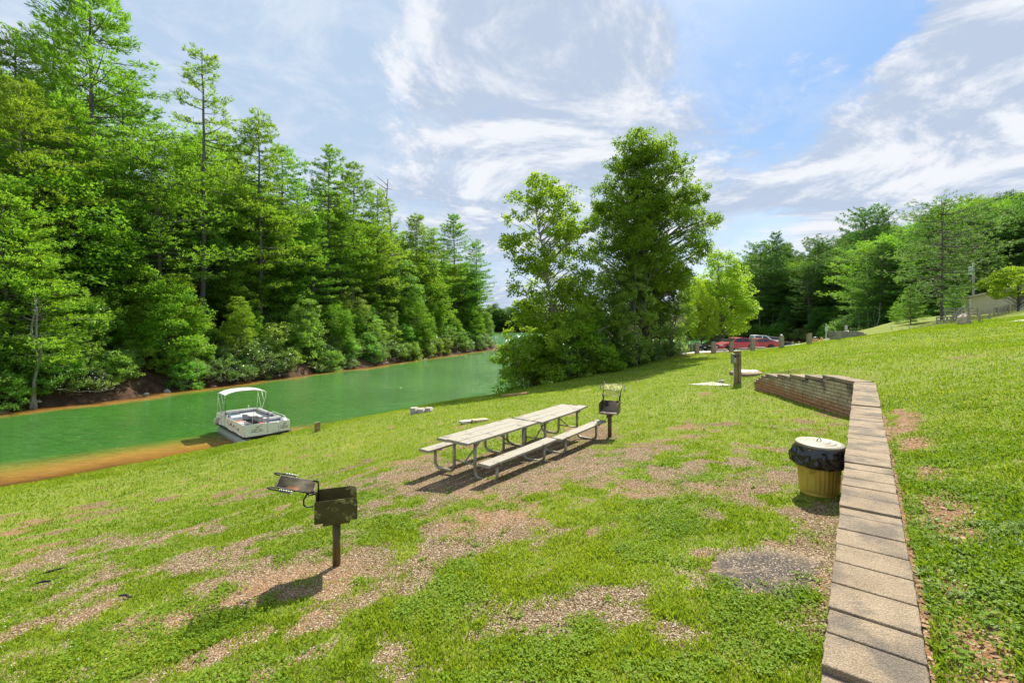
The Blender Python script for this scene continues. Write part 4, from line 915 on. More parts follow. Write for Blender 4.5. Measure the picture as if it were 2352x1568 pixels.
# ------------------------------------------------------------------ guard posts
pm = MB(); pm.prism([(-.1, -.35), (.1, -.35), (.1, .90), (-.1, 1.02)], 'y', -.17, .17)
def gpost(x, y, rz, scale, label, group, wood=M_timber, name='guard_post', sink=0, z=None):
    o_ = link(name, GP[wood.name]); o_.location = (x, y, (g1(x, y) if z is None else z) - sink); o_.rotation_euler = (R(random.uniform(-2, 2)), R(random.uniform(-2, 2)), rz + R(random.uniform(-6, 6))); o_.scale = (scale, scale, scale)
    tag(o_, label, 'guard post', group); return o_
GP = {}
M_timber_y = mat('yellowed_timber', (.50, .30, .12), (.58, .38, .18), .85, scale=5, stretch=(6, 6, .8))
for mt in (M_timber, M_timber_y):
    o_ = pm.build('guard_post_shape', mt, bevel=.012); GP[mt.name] = o_.data; 
    md = o_.modifiers.new('b', 'BEVEL') if False else None; bpy.data.objects.remove(o_)
front = [(1561, 811.5, 46, 'farthest left grey timber guard post, beside the shaded dirt'), (1601, 812.6, 44.4, 'grey timber guard post second from the left along the lot edge'), (1639, 811.5, 43.2, 'grey timber guard post at the nose of the red sedan'),
         (1679.5, 808.5, 42.6, 'grey timber guard post in front of the red sedan door'), (1729, 805.7, 41.5, 'brown timber guard post between the red sedan and the low red car'), (1795, 799.5, 40, 'grey timber guard post just right of the pickup truck'),
         (1858.6, 793.8, 39.3, 'tallest grey timber guard post, alone left of the two signs'), (1926.6, 786, 39, 'leaning grey timber guard post in front of the stone wall')]
hpx = [22.5, 26, 27, 24.5, 26.7, 28.5, 28.8, 26]
for (X, Y, d, lb), hp in zip(front, hpx):
    x = PD(X, d); zb = ZC - (Y - HY) / F * d; s_ = hp * d / F / 1.0
    gpost(x, d, R(100), s_, lb, 'timber guard posts along the lot edge', z=min(zb, g1(x, d) + .12))
for k in range(12):
    X = 1568 + k * 6.3; d = 57 + k * .55; x = PD(X, d)
    gpost(x, d, R(70), .80, 'small close set grey guard post behind the big posts', 'close set guard posts at the lake end', z=ZC - (805 - HY) / F * d)
for k, X in enumerate((1807, 1820.5, 1835)):
    d = 66; gpost(PD(X, d), d, R(95), .62, ('left', 'middle', 'right')[k] + ' one of three short yellow posts by the lake beyond the lot', 'short yellow posts by the lake', M_timber_y, z=ZC - (793.5 - HY) / F * d)
rposts = [(1748, 815, 935, 36), (1868, 787, 900, 37.5), (1980, 780, 875, 43), (2030, 760, 842, 48), (2072, 745, 828, 50), (2110, 733, 810, 53), (2148, 720, 795, 55), (2187, 715, 785, 58), (2228, 712, 780, 60), (2258, 705, 770, 63), (2290, 710, 765, 66), (2318, 708, 760, 68), (2345, 705, 755, 70)]
ordw = ['first', 'second', 'third', 'fourth', 'fifth', 'sixth', 'seventh', 'eighth', 'ninth', 'tenth', 'eleventh', 'twelfth', 'last']
for k, (cx_, t0, t1, d) in enumerate(rposts):
    X = (3040 + cx_ / 2.94) / 1.6333; Y0, Y1 = (900 + t0 / 2.94) / 1.6333, (900 + t1 / 2.94) / 1.6333; x = PD(X, d)
    gpost(x, d, R(125), (Y1 - Y0) * d / F / .98, ordw[k] + ' grey guard post counting from the boulder, climbing to the building', 'guard posts climbing towards the building', z=ZC - (Y1 - HY) / F * d)
# wheel stops, boulder, signs, stone wall, bins, caps
for X, Y, d, lb in ((1652, 805, 46, 'pale log wheel stop at the nose of the red sedan'), (1712, 802, 45.2, 'pale log wheel stop behind the brown guard post'), (1738, 800, 45, 'mossy log wheel stop under the tail of the low red car')):
    m = MB(); m.tube([(-.9, 0, .1), (0, 0, .12), (.9, 0, .1)], .11, 9); x = PD(X, d); o = m.build('wheel_stop', M_timber, loc=(x, d, g1(x, d) + .03)); o.rotation_euler = (0, 0, R(10)); tag(o, lb, 'wheel stop', 'log wheel stops')
x, y = PD(2213, 37.5), 37.5; o = MB().rock((0, 0, .3), (.55, .4, .55), 11).build('boulder', mat('pinkish_boulder', (.42, .33, .27), (.52, .43, .36), .95, scale=5, bump=.5), loc=(x, y, g1(x, y))); tag(o, 'pinkish boulder beside the first post of the uphill row', 'boulder')
M_sign = mat('weathered_sign_back', (.45, .45, .42), (.55, .55, .52), .5, .4, scale=4)
for X, Yt, Yb, d, lb in ((1898, 749.5, 789, 45, 'small grey road sign on a thin post, left of the stone wall'), (1943, 746.5, 775, 43, 'small grey road sign rising behind the leaning guard post')):
    x = PD(X, d); z = g1(x, d); zt = ZC - (Yt - HY) / F * d; r_ = empty('road_sign', (x, d, z), R(10), lb, 'road sign', 'pair of small road signs')
    m = MB(); m.tube([(0, .02, -.2), (0, .02, zt - z - .05)], .035, 6); m.build('post', M_sign, r_)
    m = MB(); m.box((0, -.03, zt - z - .22), (.32, .015, .44)); m.build('panel', M_sign, r_)
M_cob = mat('grey_cobble', (.20, .19, .175), (.30, .285, .26), .95, scale=4, bump=.8, bscale=12, bdist=.03)
sw = empty('stone_wall', (PD(1911, 42), 42, g1(PD(1940, 42), 42)), 0, 'low grey stone retaining wall beyond the lawn crest, under the signs', 'stone wall')
m = MB(); r_ = random.Random(2); zt = ZC - (762.5 - HY) / F * 42 - sw.location.z
for row in range(8):
    u = -.1 - (row % 2) * .15
    lim = 3.1 - (0, .1, .35, .7, .7, .9, 1, 1)[0] * 1 + (row < 1) * -.4
    while u < lim:
        ln = r_.uniform(.25, .5); m.box((u + ln / 2, u * .12 + r_.uniform(-.02, .02), zt - .08 - row * .155), (ln - .015, .3, .14)); u += ln
m.build('stone_courses', M_cob, sw, bevel=.015)
m = MB(); m.box((1.3, .16, zt + .03), (2.9, .42, .06), rz=.12); m.build('coping', M_cob, sw, bevel=.01)
x = PD(1873, 60); tb = empty('slatted_bin', (x, 60, ZC - (790.5 - HY) / F * 60), 0, 'round slatted wooden litter bin with a dark dome lid beyond the lot', 'litter bin')
m = MB()
for k in range(18): a = k * 2 * math.pi / 18; m.box((.33 * math.cos(a), .33 * math.sin(a), .38), (.09, .025, .78), rz=a + math.pi / 2)
m.build('slats', M_timber_y, tb); m = MB(); m.lathe([(.34, .78), (.33, .84), (.2, .95), (.02, .98)], 18); m.build('dome_lid', M_trim, tb)
for X, d, lb, hh in ((1887, 61, 'slim white topped post right of the slatted bin', .85), (1902, 60, 'pale utility box just right of the near sign post', .7)):
    x = PD(X, d); m = MB(); m.box((0, 0, hh / 2), (.25, .25, hh)); m.box((0, 0, hh + .06), (.14, .14, .14)); o = m.build('pump_box', M_plate if X > 1890 else M_timber_y, bevel=.02, loc=(x, d, ZC - (790.5 - HY) / F * d)); tag(o, lb, 'utility box')
x = PD(1789, 62); m = MB(); m.prism([(-.12, 0), (.12, 0), (.12, 1.5), (0, 1.62), (-.12, 1.5)], 'y', -.05, .05); o = m.build('marker_post', M_plate, loc=(x, 50, g1(x * 50 / 62, 50))); o.location.x = PD(1795, 50); tag(o, 'white marker post right behind the guard post at the pickup nose', 'marker post')
for k, cx_ in enumerate((895, 1090, 1345)):
    X = (3040 + cx_ / 2.94) / 1.6333; d = 46 + k; x = PD(X, d); m = MB(); m.tube([(0, 0, -.1), (0, 0, .22)], .06, 10); m.tube([(0, 0, .18), (0, 0, .28)], .1, 10)
    z = g1(x, d); o = m.build('vent_pipe', M_plate, loc=(x, d, max(z, ZC - (754 - HY) / F * d - .05))); tag(o, 'white vent pipe cap in the upper lawn, ' + ('leftmost', 'middle', 'rightmost')[k] + ' of three', 'vent pipe', 'white vent pipes in the upper lawn')

# ------------------------------------------------------------------ building, deck, utility pole
D0 = 66.0; bx = PD(2232, D0); bz = ZC + (HY - 726) / F * D0 - .6; ez = ZC + (HY - 680) / F * D0 - bz
bld = empty('building', (bx, D0, bz), R(-38), 'tan clapboard building with a shallow gable, above the row of guard posts', 'building')
M_sid = mat('tan_siding', (.60, .53, .39), (.66, .59, .44), .7, scale=1.5); M_fas = mat('pale_fascia', (.62, .58, .48), rough=.6); M_shi = mat('grey_shingle', (.16, .14, .12), (.22, .20, .17), .95, scale=20)
BWd, BDp, rise = 12.0, 9.0, 1.55; m = MB()
k = 0
while True:
    z = .0 + k * .17
    if z > ez + rise: break
    half = BWd / 2 if z + .17 <= ez else max((BWd / 2) * (1 - (z + .17 - ez) / rise), 0)
    if half > .1:
        m.prism([(0 - .012, z), (.0, z + .17), (.05, z + .17), (.05, z)], 'x', BWd / 2 - half, BWd / 2 + half)
    if z + .17 <= ez: m.prism([(-.012, z), (.0, z + .17), (.05, z + .17), (.05, z)], 'x', -BDp, -.06, Matrix.Rotation(math.pi / 2, 4, 'Z') @ Matrix.Rotation(math.pi, 4, 'Z') @ Matrix.Translation((0, 0, 0)))
    k += 1
m.prism([(.02, -.5), (BWd - .02, -.5), (BWd - .02, ez), (BWd / 2, ez + rise - .03), (.02, ez)], 'y', .03, BDp)
m.build('wall', M_sid, bld)
m = MB()
for s_, x0 in ((1, 0), (-1, BWd)):
    a_ = (x0 - s_ * .35, ez - .35 * rise / (BWd / 2)); b_ = (BWd / 2, ez + rise)
    m.prism([a_, b_, (b_[0], b_[1] + .12), (a_[0], a_[1] + .12)], 'y', -.35, BDp + .3)
m.build('roof', M_shi, bld)
m = MB()
for s_, x0 in ((1, 0), (-1, BWd)):
    a_ = (x0 - s_ * .36, ez - .36 * rise / (BWd / 2) - .1); b_ = (BWd / 2, ez + rise - .1)
    m.prism([a_, b_, (b_[0], b_[1] + .2), (a_[0], a_[1] + .2)], 'y', -.39, -.352)
m.box((.0, -.02, ez / 2), (.12, .05, ez)); m.tube([(-.12, -.12, .1), (-.12, -.12, ez - .1)], .05, 6); m.build('trim', M_fas, bld)
lv = MB(); 
for k in range(9): lv.box((0, 0, k * .085), (1.2, .03, .05))
lv.box((0, .02, .36), (1.3, .02, .84)); v_ = lv.build('louvre_vent', mat('grey_louvre', (.30, .30, .28), rough=.6), bld, loc=(2.9, -.05, 1.0))
dk_ = empty('timber_deck', (PD(2184, 58), 58, ZC - (748 - HY) / F * 58), R(3), 'grey timber deck stairs and railings at the left end of the building', 'deck')
M_dk = mat('silvery_deck_wood', (.33, .30, .25), (.42, .39, .33), .9, scale=6, stretch=(.6, 6, 6))
def railing(x0, x1, y, z0, z1, name='railing'):
    m = MB(); n = max(2, int(abs(x1 - x0) / 1.3) + 1)
    for i in range(n + 1): t_ = i / n; m.box((x0 + (x1 - x0) * t_, y, z0 + (z1 - z0) * t_ + .55), (.11, .11, 1.1))
    for hh in (.35, .7, 1.08):
        m.tube([(x0, y, z0 + hh), (x1, y, z1 + hh)], .06, 4)
    return m.build(name, M_dk, dk_)
railing(-1.9, 1.0, 0, .0, .0); railing(.6, 1.8, .4, .1, 1.15, 'stair_railing'); railing(1.8, 4.3, .6, 1.2, 1.2); railing(1.8, 4.3, 2.4, 1.2, 1.2)
m = MB()
for k in range(6): m.box((.7 + k * .22, 1.2, .1 + k * .19), (.3, 1.4, .05))
for k in range(8): m.box((3.05, .7 + k * .24, 1.2), (2.5, .21, .06))
for x_ in (1.9, 4.2):
    for y_ in (.7, 2.3): m.box((x_, y_, .3), (.14, .14, 1.8))
m.build('platform', M_dk, dk_)
ub = MB()
for k in range(3): ub.box((0, k * .25 - .2, .45 - (k == 2) * .0), (1.8, .22, .05))
ub.box((-.7, 0, .2), (.08, .6, .45)); ub.box((.7, 0, .2), (.08, .6, .45)); x = PD(2203, 52); o = ub.build('timber_bench', M_dk, loc=(x, 52, ZC - (749 - HY) / F * 52)); tag(o, 'low grey timber bench below the deck stairs, left of the boulder', 'bench')
D1 = 74; px_ = PD(2236, D1); pb = ZC + (HY - 700) / F * D1 - 2; pt_ = ZC + (HY - 603) / F * D1
pol = empty('utility_pole', (px_, D1, pb), 0, 'tall grey utility pole with a white transformer, behind the building corner', 'utility pole')
m = MB(); m.tube([(0, 0, 0), (0, 0, pt_ - pb)], [.19, .13], 10); m.build('pole', mat('pale_pole_wood', (.36, .34, .30), rough=.9), pol)
m = MB(); m.lathe([(.02, -.0), (.3, .0), (.31, .1), (.31, 1.15), (.3, 1.25), (.05, 1.33)], 16, c=(-.55, -.1, pt_ - pb - 2.0)); tf = m.build('transformer', mat('pale_grey_enamel', (.56, .58, .60), rough=.4), pol)
m = MB(); m.tube([(-.55, -.1, pt_ - pb - .7), (-.55, -.1, pt_ - pb - .4)], .05, 6); m.tube([(-.4, 0, pt_ - pb - 1.2), (0, 0, pt_ - pb - 1.2)], .04, 5); m.build('insulator', M_trim, tf)
m = MB(); m.tube([(-.55, -.1, pt_ - pb - 2.1), (-.9, -.3, pt_ - pb - 3.6), (-2.1, -1, pt_ - pb - 7.5)], .025, 4); m.tube([(0, 0, pt_ - pb - 2), (9, 6, pt_ - pb - 3.2)], .02, 4); m.build('wire', M_trim, pol)
# ------------------------------------------------------------------ foliage materials
def leaf_mat(name, c1, c2, trans=.45, rough=.45, hue=.02, val=.3, spec=.35, tmul=(1.25, 1.35, .6)):
    m = bpy.data.materials.new(name); m.use_nodes = True; t = NT(m.node_tree)
    out = t.n('ShaderNodeOutputMaterial'); oi = t.n('ShaderNodeObjectInfo'); tc = t.n('ShaderNodeTexCoord')
    r = t.attr('rnd')
    c = t.mix(r, c1, c2)
    hs = t.n('ShaderNodeHueSaturation'); t.l(c, hs.inputs['Color'])
    t.l(t.math('MULTIPLY_ADD', oi.outputs['Random'], hue * 2, .5 - hue), hs.inputs['Hue'])
    t.l(t.math('MULTIPLY_ADD', t.math('FRACT', t.math('MULTIPLY', oi.outputs['Random'], 7.13)), val * 2, 1 - val), hs.inputs['Value'])
    p_ = t.n('ShaderNodeBsdfPrincipled'); t.l(hs.outputs[0], p_.inputs['Base Color']); p_.inputs['Roughness'].default_value = rough; p_.inputs['Specular IOR Level'].default_value = spec
    tr = t.n('ShaderNodeBsdfTranslucent'); t.l(t.mix(1, hs.outputs[0], tmul, 'MULTIPLY'), tr.inputs[0])
    mx = t.n('ShaderNodeMixShader'); mx.inputs[0].default_value = trans; t.l(p_.outputs[0], mx.inputs[1]); t.l(tr.outputs[0], mx.inputs[2])
    t.l(mx.outputs[0], out.inputs[0]); return m
M_needle = leaf_mat('white_pine_needles', (.12, .245, .028), (.28, .435, .050), .53, .6, .02, .22)
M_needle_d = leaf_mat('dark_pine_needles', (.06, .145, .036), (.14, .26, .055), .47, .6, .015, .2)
M_leaf = leaf_mat('broadleaf_foliage', (.14, .29, .038), (.33, .48, .10), .53, .4, .025, .25)
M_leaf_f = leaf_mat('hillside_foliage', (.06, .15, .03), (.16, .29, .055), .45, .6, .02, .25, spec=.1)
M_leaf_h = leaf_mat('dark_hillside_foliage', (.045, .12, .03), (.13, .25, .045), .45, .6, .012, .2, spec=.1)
M_leaf_d = leaf_mat('deep_green_foliage', (.115, .23, .022), (.25, .39, .04), .55, .6, .012, .12, spec=.15)
M_leaf_y = leaf_mat('yellow_green_foliage', (.25, .37, .02), (.44, .56, .04), .55, .45, .01, .1)
M_leaf_s = leaf_mat('sycamore_foliage', (.15, .27, .022), (.33, .46, .045), .52, .6, .012, .1, spec=.15)
M_rhodo = leaf_mat('rhododendron_foliage', (.085, .18, .03), (.26, .38, .10), .45, .3, .015, .2, spec=.5)
M_bark = mat('grey_brown_bark', (.10, .085, .07), (.20, .18, .155), .95, scale=3, stretch=(4, 4, .7), bump=1, bscale=6, bdist=.05)
M_bark_l = mat('pale_mottled_bark', (.26, .23, .18), (.40, .37, .31), .9, scale=3, c3=(.14, .11, .08), scale3=2)
M_twig = mat('dead_twig_grey', (.24, .22, .19), (.36, .33, .29), .95, scale=4)
M_flower = mat('pale_pink_blossom', (.66, .60, .60), (.74, .70, .68), rough=.7)

def kites(C, D, N, ln, wd, rnd):
    """leaf quads: C base points, D unit directions, N rough normals"""
    Sd = np.cross(D, N); Sd /= np.linalg.norm(Sd, axis=1, keepdims=True) + 1e-9
    ln = np.asarray(ln)[:, None]; wd = np.asarray(wd)[:, None]
    V_ = np.stack([C, C + D * ln * .45 + Sd * wd, C + D * ln, C + D * ln * .45 - Sd * wd], 1).reshape(-1, 3)
    return V_, np.arange(len(V_)).reshape(-1, 4), np.repeat(rnd, 4)
def unit(a): return a / (np.linalg.norm(a, axis=-1, keepdims=True) + 1e-9)
def tube_np(acc, pts, rad, n):
    """adds a tapering tube to accumulator lists of vertices / quads"""
    pts = np.asarray(pts, float); m = len(pts); tg = np.gradient(pts, axis=0); tg = unit(tg)
    up = np.array([0, 0, 1.]) if abs(tg[0, 2]) < .9 else np.array([1., 0, 0])
    a = unit(up - tg * (tg @ up)[:, None]); b = np.cross(tg, a); th = np.linspace(0, 2 * np.pi, n, endpoint=False)
    vs = pts[:, None] + (a[:, None] * np.cos(th)[None, :, None] + b[:, None] * np.sin(th)[None, :, None]) * np.asarray(rad)[:, None, None]
    off = acc['n']; acc['v'].append(vs.reshape(-1, 3)); i = np.arange(m - 1)[:, None] * n; k = np.arange(n)[None]
    q = np.stack([i + k, i + (k + 1) % n, i + n + (k + 1) % n, i + n + k], -1).reshape(-1, 4) + off
    acc['f'].append(q); acc['n'] += m * n
def finish_wood(acc, name, m): return np_mesh(name, np.concatenate(acc['v']), np.concatenate(acc['f']), 4, m, None, True)

def pine(seed, H=22, base=.22, wid=.19, dens=1.0, mat_=None, bark=None, tuft=.34, up=.18, sparse=0, ntip=3.0, irr=.35, deadlow=True, flat=.35, round_=False):
    g = np.random.default_rng(seed); acc = dict(v=[], f=[], n=0)
    zz = np.linspace(0, H, 14); bend = np.cumsum(g.normal(0, .05, (14, 2)), 0); bend -= bend[0]
    tr = np.c_[bend, zz]; r0 = H * .0085 + .04
    tube_np(acc, tr, r0 * (1 - zz / H) ** .8 + .02, 9)
    def trunk(z): return np.array([np.interp(z, zz, tr[:, 0]), np.interp(z, zz, tr[:, 1]), z])
    C, D, N, Ls, Ws, Rn = [], [], [], [], [], []
    z = H * base * (.25 if deadlow else 1)
    while z < H * .985:
        f = z / H; live = f > base
        # crown profile: broad shoulders, open irregular top
        prof = ((max(1 - ((f - .55) / .47) ** 2, .05)) ** .5 if round_ else min(1, (1 - f) / .62) ** .72) * (1 if f > base + .12 else .75)
        nb = g.integers(3, 6) if live else g.integers(1, 4); az0 = g.uniform(0, 6.28)
        for k in range(nb):
            if g.random() < sparse: continue
            az = az0 + k * 6.283 / nb + g.normal(0, .3); L = H * wid * prof * g.uniform(1 - irr, 1 + irr * .8) + .5
            if not live: L *= .6
            d = np.array([math.cos(az), math.sin(az), 0]); s = np.linspace(0, 1, 7)
            rise = up + .55 * max(0, f - .6); droop = -.18 * (1 - f)
            p0 = trunk(min(z + g.uniform(-.45, .45), H * .98)); pts = p0 + d * (s * L)[:, None]; pts[:, 2] += L * (droop * s + rise * s ** 2) ; pts[:, :2] += g.normal(0, .03 * L, 2) * (s ** 2)[:, None]
            tube_np(acc, pts, (.018 + .012 * L) * (1 - s * .85) * (.7 if not live else 1), 4)
            if not live: 
                if g.random() < .75:
                    for _ in range(3):
                        q = pts[g.integers(2, 6)]; e = q + np.r_[g.normal(0, .5, 2), g.normal(-.1, .2)]; tube_np(acc, [q, (q + e) / 2 + g.normal(0, .05, 3), e], [.014, .01, .005], 3)
                    continue
                if g.random() < .6: continue
            # flat sprays either side of the branch
            nt = max(5, int(L * 9.5 * dens)); u = g.uniform(.10, 1.0, nt) ** .8; base_p = np.stack([np.interp(u, s, pts[:, i]) for i in range(3)], 1)
            lat = np.array([-d[1], d[0], 0]); w_ = (g.uniform(-1, 1, nt)) * (.42 * L * (1 - u * .75) * np.minimum(1, u * 2.2) + .12)
            cen = base_p + lat * w_[:, None] + d * (np.abs(w_) * .55)[:, None]; cen[:, 2] += g.normal(0, .05 + .03 * L * flat, nt) + .07 * np.abs(w_)
            K = 9; cc = np.repeat(cen, K, 0); sgn = np.repeat(np.sign(w_), K)
            fwd = unit(d * .9 + lat * sgn[:, None] * .6 + g.normal(0, .55, (nt * K, 3)) + np.array([0, 0, .25 + .35 * f]))
            cc = cc + g.normal(0, .09, (nt * K, 3)) * np.array([1, 1, .55])
            C.append(cc); D.append(fwd); N.append(unit(g.normal(0, .6, (nt * K, 3)) + np.array([0, 0, 1])))
            Ls.append(g.uniform(.6, 1.15, nt * K) * tuft); Ws.append(g.uniform(.026, .050, nt * K) * (tuft / .34))
            rb = g.uniform(0, 1); Rn.append(np.clip(.25 + .4 * rb + .35 * np.repeat(g.uniform(0, 1, nt), K) + g.normal(0, .12, nt * K), 0, 1))
        z += g.uniform(.5, .85) * H / 24 * (1.0 if f < .8 else .7)
    # leading tuft
    V_, F_, Rr = kites(np.concatenate(C), np.concatenate(D), np.concatenate(N), np.concatenate(Ls), np.concatenate(Ws), np.concatenate(Rn))
    return finish_wood(acc, 'pine_trunk', bark or M_bark), np_mesh('pine_crown', V_, F_, 4, mat_ or M_needle, {'rnd': Rr}), H

def broadleaf(seed, H=14, prof=None, nclump=120, clr=.9, leaf=.16, nleaf=240, mat_=None, bark=None, trunks=1, fork=.25, spread=1.0, r0=None, squash=.62, hang=.15, lean=(0, 0), zmin=None, limbs=True, shell=.45, name='tree'):
    """prof: [(height fraction, radius m)]"""
    g = np.random.default_rng(seed); acc = dict(v=[], f=[], n=0); prof = np.array(prof)
    r0 = r0 or H * .014
    zs = np.linspace(0, H * .93, 12); stems = []
    for k in range(trunks):
        a = g.uniform(0, 6.28); off = np.cumsum(g.normal(0, .10, (12, 2)), 0) * (H / 14) + (np.array([math.cos(a), math.sin(a)]) * (zs / H)[:, None] * (1.6 if trunks > 1 else .3)) + np.array(lean) * (zs / H)[:, None] ** 1.3
        off -= off[0]; st = np.c_[off + (np.array([math.cos(a), math.sin(a)]) * (.35 if trunks > 1 else 0)), zs]; stems.append(st)
        tube_np(acc, st, r0 * (1 - zs / H) ** .9 / (trunks ** .35) + .015, 8)
    C, D, N, Ls, Ws, Rn = [], [], [], [], [], []
    cents = []; tries = 0; zlo = prof[0, 0]
    while len(cents) < nclump and tries < nclump * 30:
        tries += 1; f = g.uniform(zlo, 1); R_ = np.interp(f, prof[:, 0], prof[:, 1])
        if g.random() > (R_ / prof[:, 1].max()) ** 1.3 + .08: continue
        a = g.uniform(0, 6.28); rr_ = R_ * (1 - shell * g.random() ** 1.6) * (.82 + .3 * (np.sin(3 * a + seed + 6 * f) * .5 + .5))
        c = np.array([rr_ * math.cos(a), rr_ * math.sin(a), f * H]) + np.r_[np.array(lean) * f ** 1.3, 0]
        if any(np.sum((c - q) ** 2 * np.array([1, 1, 2])) < (clr * .55) ** 2 for q in cents): continue
        cents.append(c)
    for c in cents:
        st = stems[g.integers(len(stems))]; hr = math.hypot(c[0] - np.interp(c[2], zs, st[:, 0]), c[1] - np.interp(c[2], zs, st[:, 1]))
        zb = max(H * .08, min(c[2] - hr * g.uniform(.45, .9), H * .85)); b0 = np.array([np.interp(zb, zs, st[:, 0]), np.interp(zb, zs, st[:, 1]), zb])
        if limbs:
            mid = (b0 + c) / 2 + np.array([0, 0, hr * .12]) + g.normal(0, .12, 3); s = np.linspace(0, 1, 6)[:, None]
            pts = (1 - s) ** 2 * b0 + 2 * s * (1 - s) * mid + s ** 2 * c; tube_np(acc, pts, (.012 + .009 * hr * H / 14) * (1 - s[:, 0] * .8), 4)
        sz = clr * g.uniform(.7, 1.25); n = int(nleaf * g.uniform(.7, 1.3) * (sz / clr) ** 2)
        q = unit(g.normal(0, 1, (n, 3))) * (g.uniform(.15, 1, n) ** .5)[:, None] * sz * np.array([1, 1, squash]); 
        # several sub-sprays per clump keep its edge ragged
        ns = 9; sub = unit(g.normal(0, 1, (ns, 3))) * sz * .75 * np.array([1, 1, squash]); pick = g.integers(0, ns, n); q = q * .45 + sub[pick]
        cc = c + q; outw = unit(q + np.array([0, 0, .05]))
        dd = unit(outw * .7 + g.normal(0, .7, (n, 3)) + np.array([0, 0, -hang]))
        C.append(cc); D.append(dd); N.append(unit(np.array([0, 0, 1.]) + g.normal(0, .55, (n, 3)) + outw * .35))
        Ls.append(g.uniform(.65, 1.2, n) * leaf); Ws.append(g.uniform(.28, .42, n) * leaf)
        Rn.append(np.clip(g.uniform(0, .5) + .5 * g.uniform(0, 1, ns)[pick] + g.normal(0, .15, n), 0, 1))
    V_, F_, Rr = kites(np.concatenate(C), np.concatenate(D), np.concatenate(N), np.concatenate(Ls), np.concatenate(Ws), np.concatenate(Rn))
    return finish_wood(acc, name + '_trunk', bark or M_bark), np_mesh(name + '_crown', V_, F_, 4, mat_ or M_leaf, {'rnd': Rr}), H
def blossoms(seed, prof_r, H, n, r):
    g = np.random.default_rng(seed); d = unit(g.normal(0, 1, (n, 3))); d[:, 2] = np.abs(d[:, 2]) * .9 + .0
    c = d * np.array([prof_r, prof_r, H * .95]) * g.uniform(.85, 1.02, (n, 1)); c[:, 2] += .1
    oc = np.array([[1, 0, 0], [-1, 0, 0], [0, 1, 0], [0, -1, 0], [0, 0, 1], [0, 0, -1]]) * r
    V_ = (c[:, None] + oc[None] * g.uniform(.6, 1.2, (n, 1, 1))).reshape(-1, 3); f = np.array([[0, 2, 4], [2, 1, 4], [1, 3, 4], [3, 0, 4], [2, 0, 5], [1, 2, 5], [3, 1, 5], [0, 3, 5]])
    F_ = (np.arange(n)[:, None, None] * 6 + f[None]).reshape(-1, 3); return np_mesh('blossoms', V_, F_, 3, M_flower)

PINES = [pine(1, 24, .24, .19, 1.0, irr=.45), pine(2, 24, .28, .22, 1.0, irr=.5), pine(3, 24, .18, .19, 1.0, irr=.45), pine(4, 20, .06, .24, 1.0, up=.14, deadlow=False, flat=1.1, irr=.55), pine(5, 24, .36, .22, .95, irr=.55, sparse=.1), pine(6, 24, .40, .17, .8, irr=.6, sparse=.2, flat=.8), pine(7, 22, .3, .23, .8, irr=.6, sparse=.15, flat=1.0, round_=True)]
PINES_D = [pine(11, 24, .22, .20, .8, M_needle_d, round_=True, irr=.45, tuft=.42), pine(12, 24, .10, .24, .8, M_needle_d, deadlow=False, tuft=.42), pine(13, 24, .42, .22, .8, M_needle_d, irr=.5, round_=True, tuft=.42)]
DEC = [broadleaf(21, 14, [(.22, 2.2), (.4, 3.6), (.65, 3.5), (.85, 2.3), (1, .7)], 95, 1.05, .21, 200), broadleaf(22, 14, [(.15, 2.0), (.4, 3.2), (.7, 2.8), (1, .8)], 90, .95, .20, 200, M_leaf_s), broadleaf(23, 12, [(.1, 2.4), (.35, 3.8), (.7, 3.2), (1, 1.0)], 100, 1.05, .21, 190, M_leaf_d)]
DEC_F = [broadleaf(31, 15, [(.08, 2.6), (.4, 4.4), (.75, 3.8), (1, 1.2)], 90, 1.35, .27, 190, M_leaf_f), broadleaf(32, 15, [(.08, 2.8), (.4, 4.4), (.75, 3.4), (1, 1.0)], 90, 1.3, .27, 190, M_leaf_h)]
SHR = [broadleaf(41, 3.2, [(.05, 1.7), (.35, 2.3), (.7, 1.9), (1, .7)], 46, .62, .15, 170, M_rhodo, trunks=4, r0=.07, name='shrub'), broadleaf(42, 4.2, [(.03, 1.4), (.3, 2.3), (.7, 1.8), (1, .6)], 50, .68, .16, 160, M_leaf, trunks=3, r0=.07, name='shrub'), broadleaf(43, 3.0, [(.05, 1.9), (.35, 2.4), (.7, 1.8), (1, .6)], 46, .62, .15, 170, M_rhodo, trunks=4, r0=.07, name='shrub')]
BLO = blossoms(5, 2.2, 2.9, 170, .065)

def plant(kind, proto, x, y, s=1.0, rz=None, label=None, cat='tree', group=None, z=None, sz=None, extra=None, sink=.15, tilt=0):
    tr, cr, H = proto; e = empty(kind, (x, y, (g1(x, y) if z is None else z) - sink), random.uniform(0, 6.28) if rz is None else rz, label, cat, group)
    e.scale = (s, s, sz or s); e.rotation_euler[0] = tilt
    o_ = link('trunk', tr, e); link('crown', cr, e)
    if extra: link('blossom', extra, e)
    return e
def near_any(x, y, L_, r): return any((x - a) ** 2 + (y - b) ** 2 < r * r for a, b in L_)

